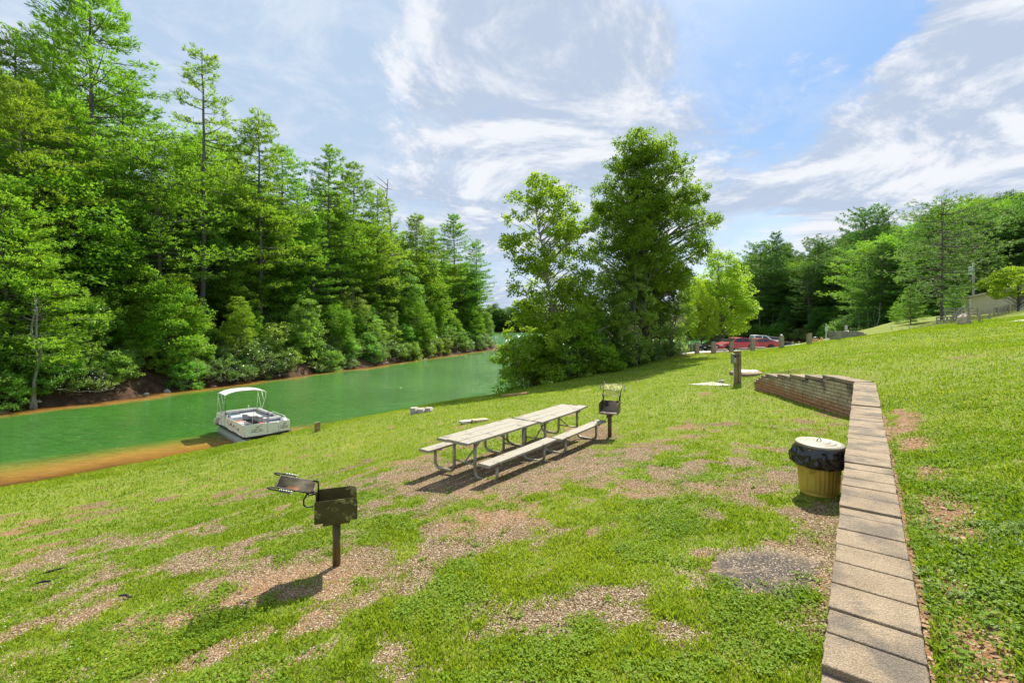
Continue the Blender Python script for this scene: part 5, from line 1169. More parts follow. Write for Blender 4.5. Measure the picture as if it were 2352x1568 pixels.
# ------------------------------------------------------------------ the wooded far-left bank
SKY_L = [(-300, -250), (0, 60), (90, 30), (140, 10), (215, -30), (300, 60), (330, 150), (350, 215), (390, 260), (430, 260), (470, 115), (520, 180), (560, 235), (600, 252), (640, 320), (700, 380), (755, 340), (800, 370), (845, 405), (870, 432), (920, 472), (1000, 505), (1045, 492), (1090, 545), (1130, 590), (1160, 640)]
SKY_L = np.array(SKY_L)
def proj(x, y): return CX + F * x / y
hero = [(215, 52, -45, 1, 1.06, 'tallest bushy white pine on the far left bank, crown cut by the top'), (40, 50, 75, 4, 1.0, 'thin topped white pine at the far left edge of the far bank'), (120, 54, 40, 2, 1.0, 'slender white pine just left of the tallest one, on the far bank'),
        (468, 58, 108, 5, .95, 'narrow spired white pine standing clear above its neighbours, left of the boat'), (296, 57, 165, 1, 0.89, 'white pine with long right hand boughs beside the tallest one'), (600, 64, 250, 2, 0.89, 'white pine with bare lower trunk above the boat'), (648, 70, 330, 4, 1.0, 'short topped white pine right of the bare trunked one'),
        (752, 78, 334, 0, 0.94, 'broad white pine at the middle of the far bank with upswept tips'), (810, 84, 372, 1, .95, 'white pine touching the right side of the broad middle one'), (872, 90, 430, 2, 1.05, 'white pine left of the dead snag'), (960, 108, 492, 3, 1.0, 'white pine with bright green lower boughs, third from the end of the far bank'),
        (1000, 112, 520, 0, .95, 'narrow white pine second from the end of the far bank'), (1045, 120, 492, 1, 1.0, 'last tall white pine at the end of the far bank'), (1092, 126, 548, 4, .9, 'low white pine on the point of the far bank')]
def zone_l(X, q):
    lm = next(s for a, s in ((150, 'at the left edge'), (330, 'around the tallest bushy pine'), (450, 'left of the narrow spired pine'), (560, 'above the boat stern'), (700, 'above the boat bow'), (850, 'about the broad middle pine'), (960, 'below the dead snag'), (1060, 'near the last tall pine'), (9999, 'on the end point')) if X < a)
    return next(s for a, s in ((6, 'foot'), (14, 'lower slope'), (23, 'middle slope'), (999, 'upper slope')) if q < a) + ' of far bank, ' + lm
def zone_r(X, q):
    lm = next(s for a, s in ((1790, 'behind the pickup truck'), (1845, 'behind the tallest guard post'), (1900, 'above the tallest guard post'), (1950, 'above the near road sign'), (2000, 'above the stone wall'), (2055, 'above the leftmost vent pipe'), (2110, 'left of the big open pine'), (2230, 'behind the big open pine'), (9999, 'above the building')) if X < a)
    return next(s for a, s in ((8, 'foot'), (20, 'low slope'), (35, 'lower midslope'), (52, 'middle slope'), (70, 'upper slope'), (999, 'top')) if q < a) + ' of right hill, ' + lm
spots = []
for X, d, Yt, pi, wd, lb in hero:
    x = PD(X, d)
    sL_ = sdist(LEFT, np.array([x]), np.array([d]))[0]
    while sL_ < 4: d += 1.5; x = PD(X, d); sL_ = sdist(LEFT, np.array([x]), np.array([d]))[0]
    z = g1(x, d); h_ = ZC + (HY - Yt) / F * d - z
    plant('white_pine', PINES[pi], x, d, h_ / PINES[pi][2] * wd, None, lb, 'pine tree', 'white pines on the far left bank', sz=h_ / PINES[pi][2], tilt=random.uniform(-.02, .02)); spots.append((x, d))
# young bright pines over the water
for X, d, h_, lb in ((75, 38, 13, 'young white pine with layered bright boughs at the left edge, by the paired bare trunks'), (230, 47, 14, 'bright layered young white pine left of the narrow spired one, low on the bank'), (20, 37, 17, 'bright young white pine cut by the left edge of the view'), (700, 75, 13, 'young white pine leaning over the middle of the far bank')):
    x = PD(X, d); 
    while sdist(LEFT, np.array([x]), np.array([d]))[0] < 1.5: d += 1; x = PD(X, d)
    plant('white_pine', PINES[3], x, d, h_ / 20 * 1.05, None, lb, 'pine tree', 'young pines low on the far bank', sz=h_ / 20); spots.append((x, d))
rl = random.Random(12); n_p = n_d = 0; tries = 0
while (n_p < 60 or n_d < 165) and tries < 16000:
    tries += 1; y = rl.uniform(26, 150); x = rl.uniform(-95, 0); X = proj(x, y)
    if X < -260 or X > 1150: continue
    q = sdist(LEFT, np.array([x]), np.array([y]))[0]
    if q < 2.5 or q > 34: continue
    pine_ = rl.random() < .3
    if pine_ and q < 6: continue
    if near_any(x, y, spots, 2.0 if q < 12 else 2.6): continue
    z = g1(x, y); ylim = np.interp(X, SKY_L[:, 0], SKY_L[:, 1]) + rl.uniform(30, 170); hmax = ZC + (HY - ylim) / F * y - z
    if pine_:
        if n_p >= 60: continue
        h_ = min(rl.uniform(17, 27), hmax)
        if h_ < 9: continue
        pr = PINES[rl.choice((0, 1, 2, 4, 5, 6, 6, 5))]; plant('white_pine', pr, x, y, h_ / pr[2] * rl.uniform(.95, 1.2), None, 'white pine, ' + zone_l(X, q), 'pine tree', 'crowded white pines on the far left bank', sz=h_ / pr[2], tilt=rl.uniform(-.04, .04)); n_p += 1
    else:
        if n_d >= 165: continue
        h_ = min(rl.uniform(6, 10) if q < 7 else rl.uniform(9, 19), hmax)
        if h_ < 4: continue
        pr = DEC[rl.randrange(3)]; plant('broadleaf_tree', pr, x, y, h_ / pr[2] * rl.uniform(.95, 1.25), None, 'broadleaf tree, ' + zone_l(X, q), 'broadleaf tree', 'broadleaf trees on the far left bank', sz=h_ / pr[2], tilt=rl.uniform(-.08, .08)); n_d += 1
    spots.append((x, y))
# shrubs crowding the waterline
def along(poly, i0, i1, step):
    out = []
    for i in range(i0, i1):
        a, b = Vector(poly[i]), Vector(poly[i + 1]); L = (b - a).length; k = 0.
        while k < L: p_ = a.lerp(b, k / L); out.append((p_.x, p_.y, (b - a).normalized())); k += step
    return out
ks = 0
for row, (off, step, s0) in enumerate(((.35, 2.0, .74), (2.8, 2.8, 1.0), (6.2, 3.8, 1.15))):
    for x, y, dr in along(LEFT, 0, 8, step):
        nrm = Vector((-dr.y, dr.x)); o_ = off + rl.uniform(-.5, .8); x2, y2 = x + nrm.x * o_ + rl.uniform(-.6, .6), y + nrm.y * o_
        if y2 < 5 or not -120 < proj(x2, y2) < 1165: continue
        if sdist(LEFT, np.array([x2]), np.array([y2]))[0] < .5: continue
        k = rl.randrange(3); fl = k != 1 and rl.random() < .75
        plant('shrub', SHR[k], x2, y2, s0 * rl.uniform(.75, 1.25), None, ('blossoming shrub, ' if fl else 'plain green shrub, ') + zone_l(proj(x2, y2), off), 'shrub', 'shrubs crowding the far waterline' if not fl else 'blossoming shrubs on the far waterline', extra=BLO if fl else None); ks += 1
# dead snag, fallen limbs, shore rocks
def snag(name, h_, seed, m, label, cat, loc, rz=0, lie=False, group=None, nb=14):
    g = np.random.default_rng(seed); acc = dict(v=[], f=[], n=0); s = np.linspace(0, 1, 9); pts = np.c_[np.cumsum(g.normal(0, .02 * h_, (9, 2)), 0), s * h_]; tube_np(acc, pts, .012 * h_ * (1 - s * .85) + .02, 6)
    for _ in range(nb):
        u = g.uniform(.35, .98); a = g.uniform(0, 6.28); b0 = np.array([np.interp(u, s, pts[:, i]) for i in range(3)]); L = h_ * g.uniform(.06, .2) * (1.2 - u * .6)
        d = np.array([math.cos(a), math.sin(a), g.uniform(.1, .6)]); q = np.linspace(0, 1, 5)[:, None]; tube_np(acc, b0 + d * L * q + g.normal(0, .03 * L, 3) * q ** 2, .03 * (1 - q[:, 0] * .8) * h_ / 8, 4)
    me = finish_wood(acc, name, m); o_ = link(name, me); o_.location = loc; o_.rotation_euler = (R(82) if lie else 0, 0, rz); return tag(o_, label, cat, group)
x, y = PD(905, 96), 96; z = g1(x, y); snag('dead_snag', ZC + (HY - 415) / F * y - z, 3, M_twig, 'bare grey dead tree poking above the pines of the far bank', 'dead tree', (x, y, z), nb=26)
k = 0
for x, y, dr in along(LEFT, 0, 9, 2.4):
    if not -60 < proj(x, y) < 1160 or y < 20: continue
    for j in range(2):
        nrm = Vector((-dr.y, dr.x)); px_, py_ = x + nrm.x * rl.uniform(.1, 1.2) + rl.uniform(-1, 1), y + nrm.y * rl.uniform(.1, 1.2); z = g1(px_, py_)
        if j == 0 and rl.random() < .5:
            snag('driftwood', rl.uniform(1.6, 4.2), 100 + k, M_twig, 'bleached driftwood, ' + zone_l(proj(px_, py_), 1), 'driftwood', (px_, py_, max(z, .02) + .1), rl.uniform(0, 6.28), True, 'driftwood along the far shore', nb=7); k += 1
        elif rl.random() < .5:
            o = MB().rock((0, 0, .05), (rl.uniform(.2, .5), rl.uniform(.2, .4), rl.uniform(.12, .3)), k).build('shore_rock', M_rock if rl.random() < .6 else M_stone, loc=(px_, py_, max(z, -.05))); tag(o, 'shore rock, ' + zone_l(proj(px_, py_), 1), 'rock', 'rocks along the far shore'); k += 1
for X, d, lb in ((75, 36.5, 'left of two bare grey trunks standing at the water on the far left bank'), (88, 36.8, 'right of two bare grey trunks standing at the water on the far left bank'), (873, 76.5, 'lone bare grey stake trunk at the water edge of the middle far bank')):
    x = PD(X, d); 
    while sdist(LEFT, np.array([x]), np.array([d]))[0] < .4: d += .4; x = PD(X, d)
    snag('dead_tree', 9 if d < 60 else 4, int(X), M_twig, lb, 'bare trunk', (x, d, g1(x, d)), nb=18 if d < 60 else 3)

# ------------------------------------------------------------------ trees on the near bank, behind the tables
x, y = PD(1484, 46), 46; z = g1(x, y); h_ = ZC + (HY - 296) / F * y - z
big = broadleaf(61, h_, [(.16, 2.0), (.28, 4.6), (.45, 5.5), (.60, 6.2), (.67, 5.7), (.74, 4.8), (.84, 4.0), (.93, 2.9), (1, .9)], 540, .88, .20, 235, M_leaf_d, trunks=1, r0=.24, squash=.7, shell=.95, lean=(-.2, 0))
plant('sweetgum_tree', big, x, y, 1, 0, 'tallest dark green leafy tree by the near shore, rising alone into the sky', 'broadleaf tree')
x, y = PD(1285, 40.5), 40.5; z = max(g1(x, y), .2); h_ = ZC + (HY - 408) / F * y - z
syc = broadleaf(62, h_, [(.06, 4.0), (.2, 5.2), (.36, 4.9), (.5, 4.0), (.62, 3.7), (.78, 4.0), (.9, 3.3), (1, 1.4)], 245, .82, .25, 160, M_leaf_s, bark=M_bark_l, r0=.17, squash=.65, shell=.7, lean=(-2.2, 0))
plant('sycamore_tree', syc, x + .5, y, 1, 0, 'open crowned bright green sycamore hanging over the lake, left of the tallest tree', 'broadleaf tree', z=z)
bush = broadleaf(63, 5.2, [(.02, 2.4), (.3, 3.4), (.6, 3.0), (.85, 2.0), (1, .8)], 62, .75, .23, 160, M_leaf_s, trunks=3, r0=.08)
for X, d, s_, lb in ((1215, 38.5, 1.0, 'bright sycamore bush drooping into the water at the foot of the open crowned sycamore'), (1315, 38.6, 1.08, 'bright sycamore bush at the lawn edge left of the dark understorey'), (1255, 44, .9, 'sycamore bush half hidden behind the drooping one')):
    x = PD(X, d); plant('sycamore_bush', bush, x, d, s_, None, lb, 'bush', 'sycamore bushes by the near shore', z=max(g1(x, d), -.2), sink=.4)
mid = broadleaf(64, 11, [(.05, 1.8), (.3, 2.4), (.55, 2.4), (.8, 1.7), (1, .6)], 95, .68, .19, 150, M_leaf, trunks=2, r0=.10, squash=.7)
for X, d, Yt, lb in ((1395, 43, 610, 'leafy sapling filling the gap between the sycamore and the tallest tree'), (1455, 41.5, 600, 'feathery pale green sapling in front of the tallest tree'), (1540, 45.5, 590, 'leafy sapling against the right side of the tallest tree'), (1345, 44, 660, 'leafy sapling behind the open crowned sycamore')):
    x = PD(X, d); z = g1(x, d); h_ = ZC + (HY - Yt) / F * d - z; plant('leafy_sapling', mid, x, d, h_ / 11 * .92, None, lb, 'broadleaf tree', 'saplings around the tallest tree', sz=h_ / 11)
under = [SHR[0], SHR[2]]
for k, (X, d, s_, lb) in enumerate(((1412, 41.5, .7, 'dark shrub at the left of the understorey below the tallest tree'), (1450, 43, .75, 'dark shrub second from left below the tallest tree'), (1490, 43.8, .7, 'dark shrub directly below the tallest tree'), (1530, 45, .6, 'dark shrub at the right end of the understorey beside the dirt'), (1470, 48, 1.1, 'dark shrub deep in shade behind the tallest trunk'), (1420, 46, 1.1, 'dark shrub deep in shade behind the sycamore bushes'))):
    x = PD(X, d); plant('understorey_shrub', under[k % 2], x, d, s_, None, lb, 'shrub', 'dark shrubs under the tallest tree')
for k, (X, d, h_, lb) in enumerate(((1497, 44.5, 8, 'dark bare stem just right of the tallest trunk'), (1515, 45, 7, 'slanting dark bare stem right of the tallest trunk'), (1548, 46, 7, 'thick dark bare stem at the right of the understorey'), (1456, 43.5, 6, 'slender pale bare stem left of the tallest trunk'))):
    snag('thin_dark_tree', h_, 300 + k, M_bark if k != 3 else M_twig, lb, 'bare stem', (PD(X, d), d, g1(PD(X, d), d)), 0, nb=8, group='bare stems under the tallest tree')
maple = broadleaf(65, 12.5, [(.16, 3.2), (.3, 4.4), (.55, 4.2), (.8, 3.0), (1, .9)], 170, .95, .21, 210, M_leaf_y, r0=.2, squash=.6)
for X, d, Yt, wd, lb in ((1653, 62, 576, .98, 'rounded yellow green tree behind the red sedan'), (1612, 58, 640, .62, 'smaller yellow green tree left of the rounded one, by the close set posts')):
    x = PD(X, d); z = ZC - (795 - HY) / F * d; h_ = ZC + (HY - Yt) / F * d - z; plant('yellow_green_tree', maple, x, d, h_ / 12.5 * wd, None, lb, 'broadleaf tree', 'yellow green trees by the lot', z=z, sz=h_ / 12.5)

# ------------------------------------------------------------------ wooded right hand hill
SKY_R = np.array([(1600, 640), (1690, 580), (1725, 560), (1760, 535), (1800, 535), (1820, 580), (1850, 562), (1875, 548), (1930, 525), (1970, 512), (1990, 482), (2050, 500), (2100, 492), (2125, 470), (2180, 452), (2230, 428), (2300, 422), (2352, 416), (2600, 400)])
spots = []
for X, d, Yt, lb, pr, wd in ((1745, 196, 556, 'tall dark pine at the left end of the right hand hill', 0, 1.1), (1782, 198, 532, 'tallest dark pine at the left end of the right hand hill, double topped', 1, .95), (1876, 185, 546, 'dark pine on the skyline above the guard post row', 2, 1.0), (1990, 150, 478, 'flat topped pine standing out of the skyline of the right hand hill', 2, .9), (2027, 150, 484, 'small flat topped pine right of the bigger skyline pine', 2, .7)):
    x = PD(X, d); z = g1(x, d); h_ = ZC + (HY - Yt) / F * d - z
    if h_ > 34: z += h_ - 34; h_ = 34
    plant('dark_pine', PINES_D[pr], x, d, h_ / 24 * wd, None, lb, 'pine tree', 'skyline pines of the right hand hill', z=g1(x, d), sz=(ZC + (HY - Yt) / F * d - g1(x, d)) / 24); spots.append((x, d))
n_p = n_d = 0; tries = 0
while (n_p < 80 or n_d < 290) and tries < 30000:
    tries += 1; y = rl.uniform(62, 250); x = rl.uniform(55, 270); X = proj(x, y)
    if X < 1590 or X > 2560: continue
    q = sdist(RIGHT, np.array([x]), np.array([y]))[0]
    if q < 1 or q > 95: continue
    if near_any(x, y, spots, 3.1 + q * .03): continue
    z = g1(x, y); ylim = np.interp(X, SKY_R[:, 0], SKY_R[:, 1]) + rl.uniform(0, 40); hmax = ZC + (HY - ylim) / F * y - z
    pine_ = rl.random() < .22
    if pine_ and n_p < 80:
        h_ = min(max(rl.uniform(15, 24), .9 * hmax), 28, hmax)
        if h_ < 8: continue
        pr = (PINES_D + PINES[6:7])[rl.randrange(4)]; plant('dark_pine', pr, x, y, h_ / pr[2] * rl.uniform(1.0, 1.3), None, 'dark pine, ' + zone_r(X, q), 'pine tree', 'massed pines of the right hand hill', sz=h_ / pr[2]); n_p += 1
    elif not pine_ and n_d < 290:
        h_ = min(max(rl.uniform(11, 18), .88 * hmax), 24, hmax) if q > 12 else min(rl.uniform(7, 13), hmax)
        if h_ < 5: continue
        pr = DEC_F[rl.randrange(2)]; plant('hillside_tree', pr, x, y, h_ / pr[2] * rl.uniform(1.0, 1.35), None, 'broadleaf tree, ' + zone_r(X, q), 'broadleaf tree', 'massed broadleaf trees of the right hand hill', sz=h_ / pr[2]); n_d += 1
    else: continue
    spots.append((x, y))
for x, y, dr in along(RIGHT, 0, 8, 4.6):
    nrm = Vector((-dr.y, dr.x)); x2, y2 = x - nrm.x * 1.5, y - nrm.y * 1.5
    if sdist(RIGHT, np.array([x2]), np.array([y2]))[0] < .3: x2, y2 = x + nrm.x * 1.5, y + nrm.y * 1.5
    plant('shrub', SHR[rl.choice((0, 1, 2))], x2, y2, rl.uniform(1.1, 1.9), None, 'low shrub, ' + zone_r(proj(x2, y2), 1), 'shrub', 'shrubs at the foot of the right hand wood')
# particular trees before the hill
scr = pine(71, 18, .18, .33, .55, M_needle_d, irr=.55, up=.10, sparse=.15, tuft=.34, deadlow=True, flat=1.3, round_=True)
x, y = PD(2163, 62), 62; z = g1(x, y); plant('scrub_pine', scr, x, y, (ZC + (HY - 460) / F * y - z) / 18, 1.0, 'big open pine with visible crooked limbs, in front of the right hand hill', 'pine tree')
x, y = PD(2238, 82), 82; z = g1(x, y); pr = PINES_D[2]; h_ = ZC + (HY - 478) / F * y - z; plant('tall_pine', pr, x, y, h_ / 24 * 1.05, 2.0, 'tall bare trunked dark pine behind the building corner and utility pole', 'pine tree', sz=h_ / 24)
for X, d, Yt, wd, lb in ((2092, 66, 655, .95, 'low bright young pine left of the big open pine'), (2190, 70, 655, 1.1, 'low bright young pine right of the big open pine trunk'), (2060, 72, 690, .8, 'lowest bright young pine at the edge of the upper lawn')):
    x = PD(X, d); z = g1(x, d); h_ = ZC + (HY - Yt) / F * d - z; plant('young_pine', PINES[3], x, d, h_ / 20 * wd * 1.3, None, lb, 'pine tree', 'bright young pines by the upper lawn', sz=h_ / 20)
dog = broadleaf(66, 6.5, [(.3, 2.6), (.5, 4.2), (.75, 3.4), (1, 1.2)], 130, .62, .17, 200, M_leaf_y, r0=.14, squash=.45)
x, y = PD(2338, 56), 56; z = g1(x, y); h_ = ZC + (HY - 610) / F * y - z; plant('dogwood_tree', dog, x, y, h_ / 6.5, None, 'low spreading yellow green tree in front of the building at the right edge', 'broadleaf tree')
for k, (X, d) in enumerate(((1995, 118), (2003, 117), (1985, 120), (2012, 112))):
    snag('dead_tree', rl.uniform(9, 13), 400 + k, M_twig, 'pale thin dead tree at the foot of the right hill', 'bare trunk', (PD(X, d), d, g1(PD(X, d), d)), nb=8, group='pale dead trunks at the foot of the wood')
# distant shore seen up the lake
for xa, xb, lb in ((-32, 24, 'small tree on distant shore, left of the sycamore'), (24, 130, 'small tree on distant shore, behind the sycamore')):
    n = 0
    while n < 23:
        x = rl.uniform(xa, xb); y = rl.uniform(358, 392)
        if sdist(FARS, np.array([x]), np.array([y]))[0] < .2: continue
        pr = (DEC_F + PINES_D[:2])[rl.randrange(4)]; h_ = rl.uniform(14, 21); plant('distant_tree', pr, x, y, h_ / pr[2] * 1.6, None, lb, 'tree', 'trees on the distant shore', sz=h_ / pr[2]); n += 1
# ------------------------------------------------------------------ grass, clover, litter
def scatter(n, rmax, power, az0=-56, az1=57, r0=1.3, seed=1):
    g = np.random.default_rng(seed); k = 1 - power + 1e-6
    u = g.uniform(0, 1, n); r = (u * (rmax ** (k + 1) - r0 ** (k + 1)) + r0 ** (k + 1)) ** (1 / (k + 1))
    a = np.radians(g.uniform(az0, az1, n)); return r * np.sin(a), r * np.cos(a), r, g
lotm = lambda x, y: sdist(lot_poly, x, y) > -.2
matm = lambda x, y: sdist(mp_, x, y) > .02 + .28 * fbm(x, y, .25, 98, 3)
def wallmask(x, y):
    s = side(x, y); return (s > -.03) & (s < .405) & (y < 17.6)
def lawn_pts(n, rmax, power, seed, keep_bare=.12, fade=lambda r: 1):
    x, y, r, g = scatter(n, rmax, power, seed=seed)
    z = gz(x, y); b = bare(x, y); ok = (z > .08) & (sdist(NEAR, x, y) > .25) & ~wallmask(x, y) & (sdist(RIGHT, x, y) < 0)
    ok &= ~lotm(x, y) & (sdist([(33.5, 31.2), (38, 33), (46, 38.5), (54, 45), (60, 44), (52, 36), (44, 31), (37, 28.6), (33.8, 29.8)], x, y) < 0) & ~matm(x, y)
    ok &= np.hypot(x - tcx, y - tcy) > .24
    tuftm = fbm(x, y, .28, 91, 3) + .25 * fbm(x, y, .09, 95, 1); p_ = np.where(b > .05, (1 - b) * .55 + keep_bare * 0 + np.clip((tuftm - .66) * 9, 0, 1) * .55 * (1 - .5 * b), .45 + np.clip((tuftm - .45) * 3, 0, 1) * .55)
    ok &= g.uniform(0, 1, n) < p_ * fade(r)
    return x[ok], y[ok], z[ok], r[ok], g
def blade_mesh(name, x, y, z, r, g, hgt, wid, m, lean=.55):
    n = len(x); a = g.uniform(0, 6.283, n); h = hgt * (1 - .5 * bare(x, y)) * g.uniform(.45, 1.2, n) * (.75 + .6 * np.clip((fbm(x, y, .25, 88, 2) - .3) * 1.8, 0, 1)); w_ = wid * g.uniform(.7, 1.3, n); ld = g.uniform(0, 6.283, n); lm = h * lean * g.uniform(.2, 1.5, n)
    bx, by = np.cos(a) * w_, np.sin(a) * w_; mx_, my_ = np.cos(ld) * lm * .35, np.sin(ld) * lm * .35; tx, ty = np.cos(ld) * lm, np.sin(ld) * lm
    V_ = np.stack([np.stack([x - bx, y - by, z - .01], 1), np.stack([x + bx, y + by, z - .01], 1), np.stack([x + mx_ + bx * .7, y + my_ + by * .7, z + h * .6], 1), np.stack([x + tx, y + ty, z + h * (1 - .25 * lean)], 1)], 1)
    q = np.arange(n)[:, None] * 4 + np.array([0, 1, 2, 3]); rn = np.clip(fbm(x, y, .8, 92, 3) * .6 + fbm(x, y, 3.2, 87, 3) * .6 - .25 + g.normal(0, .25, n), 0, 1)
    return np_mesh(name, V_.reshape(-1, 3), q, 4, m, {'rnd': np.repeat(rn, 4)})
M_grass = leaf_mat('lawn_grass_blades', (.16, .275, .016), (.385, .46, .055), .45, .6, 0, 0, .12, (1.2, 1.2, .6))
M_clover = leaf_mat('clover_leaves', (.135, .255, .018), (.27, .385, .035), .42, .6, 0, 0, .12, (1.2, 1.25, .6))
x, y, z, r, g = lawn_pts(950000, 16, 1.7, 5, fade=lambda r: np.clip((16 - r) / 8, 0, 1))
o = link('grass', blade_mesh('grass', x, y, z, r, g, .034 + .018 * fbm(x, y, .9, 93, 2), .0024 + .00042 * r, M_grass)); tag(o, kind='stuff')
x, y, z, r, g = lawn_pts(520000, 60, 1.3, 6, fade=lambda r: np.clip((r - 7) / 9, 0, 1))
o = link('grass_beyond', blade_mesh('grass_beyond', x, y, z, r, g, .05 + .0012 * r, .0022 + .00055 * r, M_grass, .4)); o.name = 'lawn_grass'; tag(o, kind='stuff')
# low clover and weeds: small near-flat leaflets
x, y, z, r, g = lawn_pts(420000, 13, 1.8, 7, fade=lambda r: np.clip((13 - r) / 5, 0, 1))
k = fbm(x, y, .7, 94, 4) > .52; x, y, z, r = x[k], y[k], z[k], r[k]; n = len(x)
a = g.uniform(0, 6.283, n); D_ = unit(np.stack([np.cos(a), np.sin(a), g.uniform(-.1, .5, n)], 1)); N_ = unit(np.stack([g.normal(0, .35, n), g.normal(0, .35, n), np.ones(n)], 1))
C_ = np.stack([x, y, z + g.uniform(.008, .038, n)], 1); s_ = g.uniform(.008, .018, n) * (1 + r * .05)
V_, F_, R_ = kites(C_, D_, N_, s_ * 1.5, s_ * .55, np.clip(fbm(x, y, .5, 96, 2) * .8 + g.normal(0, .25, n), 0, 1))
o = link('clover', np_mesh('clover', V_, F_, 4, M_clover, {'rnd': R_})); tag(o, kind='stuff')
# white clover heads
def dots(name, x, y, z, r_, m, g):
    n = len(x); oc = np.array([[1, 0, 0], [-1, 0, 0], [0, 1, 0], [0, -1, 0], [0, 0, 1], [0, 0, -1]]); f = np.array([[0, 2, 4], [2, 1, 4], [1, 3, 4], [3, 0, 4], [2, 0, 5], [1, 2, 5], [3, 1, 5], [0, 3, 5]])
    V_ = (np.stack([x, y, z], 1)[:, None] + oc[None] * r_[:, None, None]).reshape(-1, 3); F_ = (np.arange(n)[:, None, None] * 6 + f[None]).reshape(-1, 3)
    o = link(name, np_mesh(name, V_, F_, 3, m)); tag(o, kind='stuff')
M_white = mat('clover_blossom_white', (.50, .50, .42), (.58, .58, .50), rough=.8)
x, y, z, r, g = lawn_pts(3600, 24, 1.4, 8)
dn = fbm(x, y, 2.0, 97, 3) + np.where(side(x, y) > .4, .10, 0); k = dn > .50; x, y, z, r = x[k], y[k], z[k], r[k]
dots('clover_flowers', x, y, z + .05 + g.uniform(0, .02, len(x)), np.minimum(.0055 + .0004 * r, .011) * g.uniform(.5, 1.1, len(x)), M_white, g)
# gravel chips on the worn patches
def chips(name, n, rmax, seed, m, size, cond, flat=.5):
    x, y, r, g = scatter(n, rmax, 1.7, seed=seed); z = gz(x, y); ok = cond(x, y) & (g.uniform(0, 1, n) < (rmax - r) / 3) & (z > .1) & ~wallmask(x, y); x, y, z, r = x[ok], y[ok], z[ok], r[ok]; n = len(x)
    oc = np.array([[1, .2, 0], [-.2, 1, 0], [-1, -.1, 0], [.3, -.9, 0], [.1, .1, .8]]); f = np.array([[0, 1, 4], [1, 2, 4], [2, 3, 4], [3, 0, 4]]); a = g.uniform(0, 6.283, n); ca, sa = np.cos(a), np.sin(a)
    s_ = size * g.uniform(.5, 1.4, n) * (1 + .05 * r); st = g.uniform(.5, 1, n); px_ = oc[None, :, 0] * s_[:, None]; py_ = oc[None, :, 1] * (s_ * st)[:, None]; pz_ = oc[None, :, 2] * (s_ * flat)[:, None] + g.uniform(-.3, .3, (n, 5)) * (s_ * flat)[:, None]
    V_ = np.stack([x[:, None] + px_ * ca[:, None] - py_ * sa[:, None], y[:, None] + px_ * sa[:, None] + py_ * ca[:, None], z[:, None] + .003 + pz_], -1).reshape(-1, 3)
    F_ = (np.arange(n)[:, None, None] * 5 + f[None]).reshape(-1, 3); o = link(name, np_mesh(name, V_, F_, 3, m, {'rnd': np.repeat(g.uniform(0, 1, n), 5)})); tag(o, kind='stuff'); return o
def chip_mat(name, stops):
    m = bpy.data.materials.new(name); m.use_nodes = True; t = NT(m.node_tree); out = t.n('ShaderNodeOutputMaterial'); b = t.n('ShaderNodeBsdfPrincipled'); t.l(b.outputs[0], out.inputs[0]); t.l(t.ramp(t.attr('rnd'), stops), b.inputs['Base Color']); b.inputs['Roughness'].default_value = .9; return m
chips('gravel', 300000, 13, 31, chip_mat('gravel_chips', [(0, (.12, .085, .05)), (.4, (.26, .19, .115)), (.75, (.36, .28, .18)), (1, (.52, .44, .33))]), .007, lambda x, y: (bare(x, y) > .3) & (side(x, y) < .1))
chips('dead_leaves', 26000, 12, 32, chip_mat('dry_leaf_litter', [(0, (.12, .06, .03)), (.5, (.27, .145, .075)), (1, (.42, .28, .17))]), .017, lambda x, y: (side(x, y) > .37) & (side(x, y) < 1.1) & (bare(x, y) > .2), .25)
# broad-leaved weeds in rosettes
def rosettes(name, pts, m, n_leaf, ln, seed, h=.04):
    g = np.random.default_rng(seed); C, D, N, L_, W_, R_ = [], [], [], [], [], []
    for x, y in pts:
        z = g1(x, y); n = int(n_leaf * g.uniform(.6, 1.3)); a = g.uniform(0, 6.283, n); el = g.uniform(.1, .9, n)
        D.append(unit(np.stack([np.cos(a), np.sin(a), el], 1))); C.append(np.stack([x + g.normal(0, .02, n), y + g.normal(0, .02, n), np.full(n, z + .005)], 1)); N.append(unit(np.stack([-np.cos(a) * .4, -np.sin(a) * .4, np.ones(n)], 1)))
        L_.append(ln * g.uniform(.5, 1.2, n)); W_.append(ln * g.uniform(.12, .2, n)); R_.append(g.uniform(0, 1, n))
    V_, F_, Q_ = kites(*[np.concatenate(q) for q in (C, D, N, L_, W_, R_)]); o = link(name, np_mesh(name, V_, F_, 4, m, {'rnd': Q_})); tag(o, kind='stuff'); return o
M_weed = leaf_mat('pale_weed_leaves', (.13, .22, .05), (.25, .36, .10), .3, .5, 0, 0, .3, (1.1, 1.2, .7))
g = np.random.default_rng(50); wp = []
while len(wp) < 260:
    y_ = g.uniform(1.6, 4.2); x_ = g.uniform(1.6, 5.2); s_ = float(side(np.array([x_]), np.array([y_]))[0])
    if .45 < s_ < 1.25 and y_ < 3.6 + g.normal(0, .3) and fbm(np.array([x_]), np.array([y_]), .6, 52, 2)[0] > .42: wp.append((x_, y_))
rosettes('broad_weeds', wp, M_weed, 12, .055, 3)
g = np.random.default_rng(51); wp = []
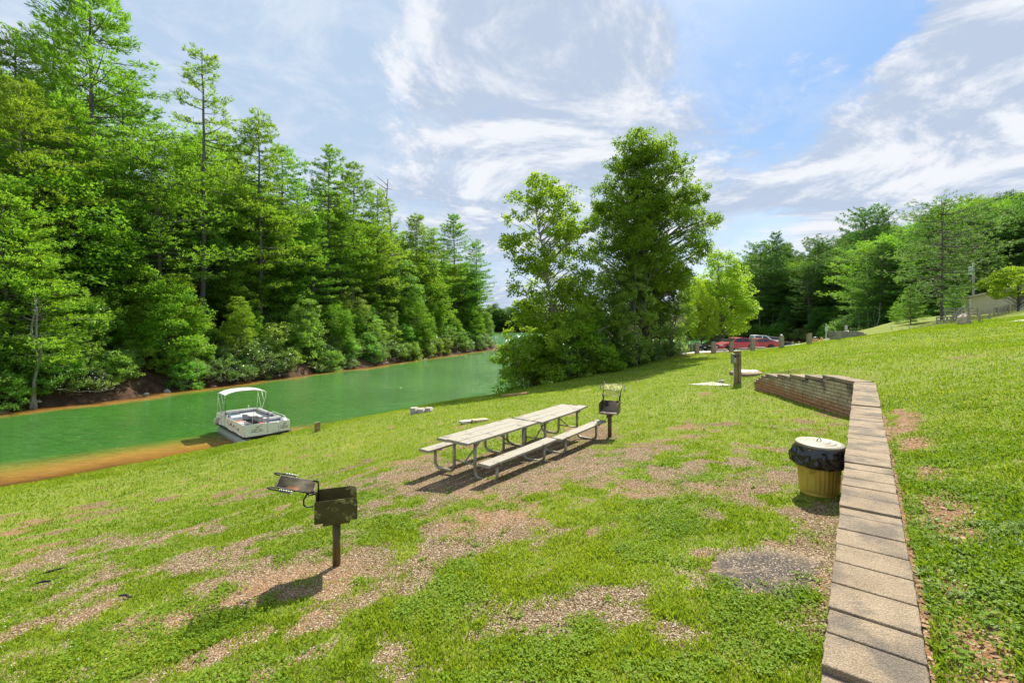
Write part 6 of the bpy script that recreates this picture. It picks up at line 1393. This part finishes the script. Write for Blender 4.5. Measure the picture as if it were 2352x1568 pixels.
while len(wp) < 360:
    x_, y_, r_, _g = scatter(1, 14, 1.5, seed=int(g.integers(1e9))); x_, y_ = float(x_[0]), float(y_[0])
    if g1(x_, y_) > 1 and not wallmask(np.array([x_]), np.array([y_]))[0] and np.hypot(x_ - tcx, y_ - tcy) > .3: wp.append((x_, y_))
rosettes('lawn_weeds', wp, M_clover, 14, .06, 4)
# tall seed grass where the bank drops to the water
xs, ys = [], []; g = np.random.default_rng(77)
for X in np.linspace(-20, 1420, 5200):
    Xj = X + g.normal(0, 3); xs.append(Xj)
def bank_edge(n, seed):
    g = np.random.default_rng(seed); t_ = g.uniform(0, 1, n) * 13; i = t_.astype(int) + 1; f = t_ - (i - 1); P0 = np.array(NEAR)[i]; P1 = np.array(NEAR)[i + 1]; p_ = P0 + (P1 - P0) * f[:, None]; d = unit(P1 - P0); nr = np.stack([d[:, 1], -d[:, 0]], 1)
    p_ = p_ + nr * g.uniform(.5, 5.5, n)[:, None]; x, y = p_[:, 0], p_[:, 1]; z = gz(x, y); k = (z > .15) & (sdist(NEAR, x, y) > .4) & ~lotm(x, y); return x[k], y[k], z[k], g
x, y, z, g = bank_edge(45000, 9); r = np.hypot(x, y)
o = link('bank_grass', blade_mesh('bank_grass', x, y, z, r, g, .09, .0045 + .0003 * r, M_grass, .5)); tag(o, kind='stuff')

# labels: where several neighbours share one, say which by its order from the left
def px_of(o): q = o.location; return q.x / max(q.y, .1)
bk = {}
for o in sc.objects:
    if o.parent is None and 'category' in o.keys(): bk.setdefault(o['label'], []).append(o)
ORD = ['leftmost', 'second from left', 'third from left', 'fourth from left', 'fifth from left', 'sixth from left', 'seventh from left', 'eighth from left', 'ninth from left', 'tenth from left', 'eleventh from left', 'twelfth from left', 'thirteenth from left', 'fourteenth from left', 'fifteenth from left', 'sixteenth from left', 'seventeenth from left', 'eighteenth from left', 'nineteenth from left', 'twentieth from left', 'twenty-first from left', 'twenty-second from left', 'twenty-third from left']
for lb, L_ in bk.items():
    n = len(L_)
    if n < 2 or n > 23: continue
    L_.sort(key=px_of)
    for i, o in enumerate(L_): o['label'] = {2: ['left', 'right'], 3: ['leftmost', 'middle', 'rightmost']}.get(n, ORD[:n - 1] + ['rightmost'])[i] + ' ' + lb
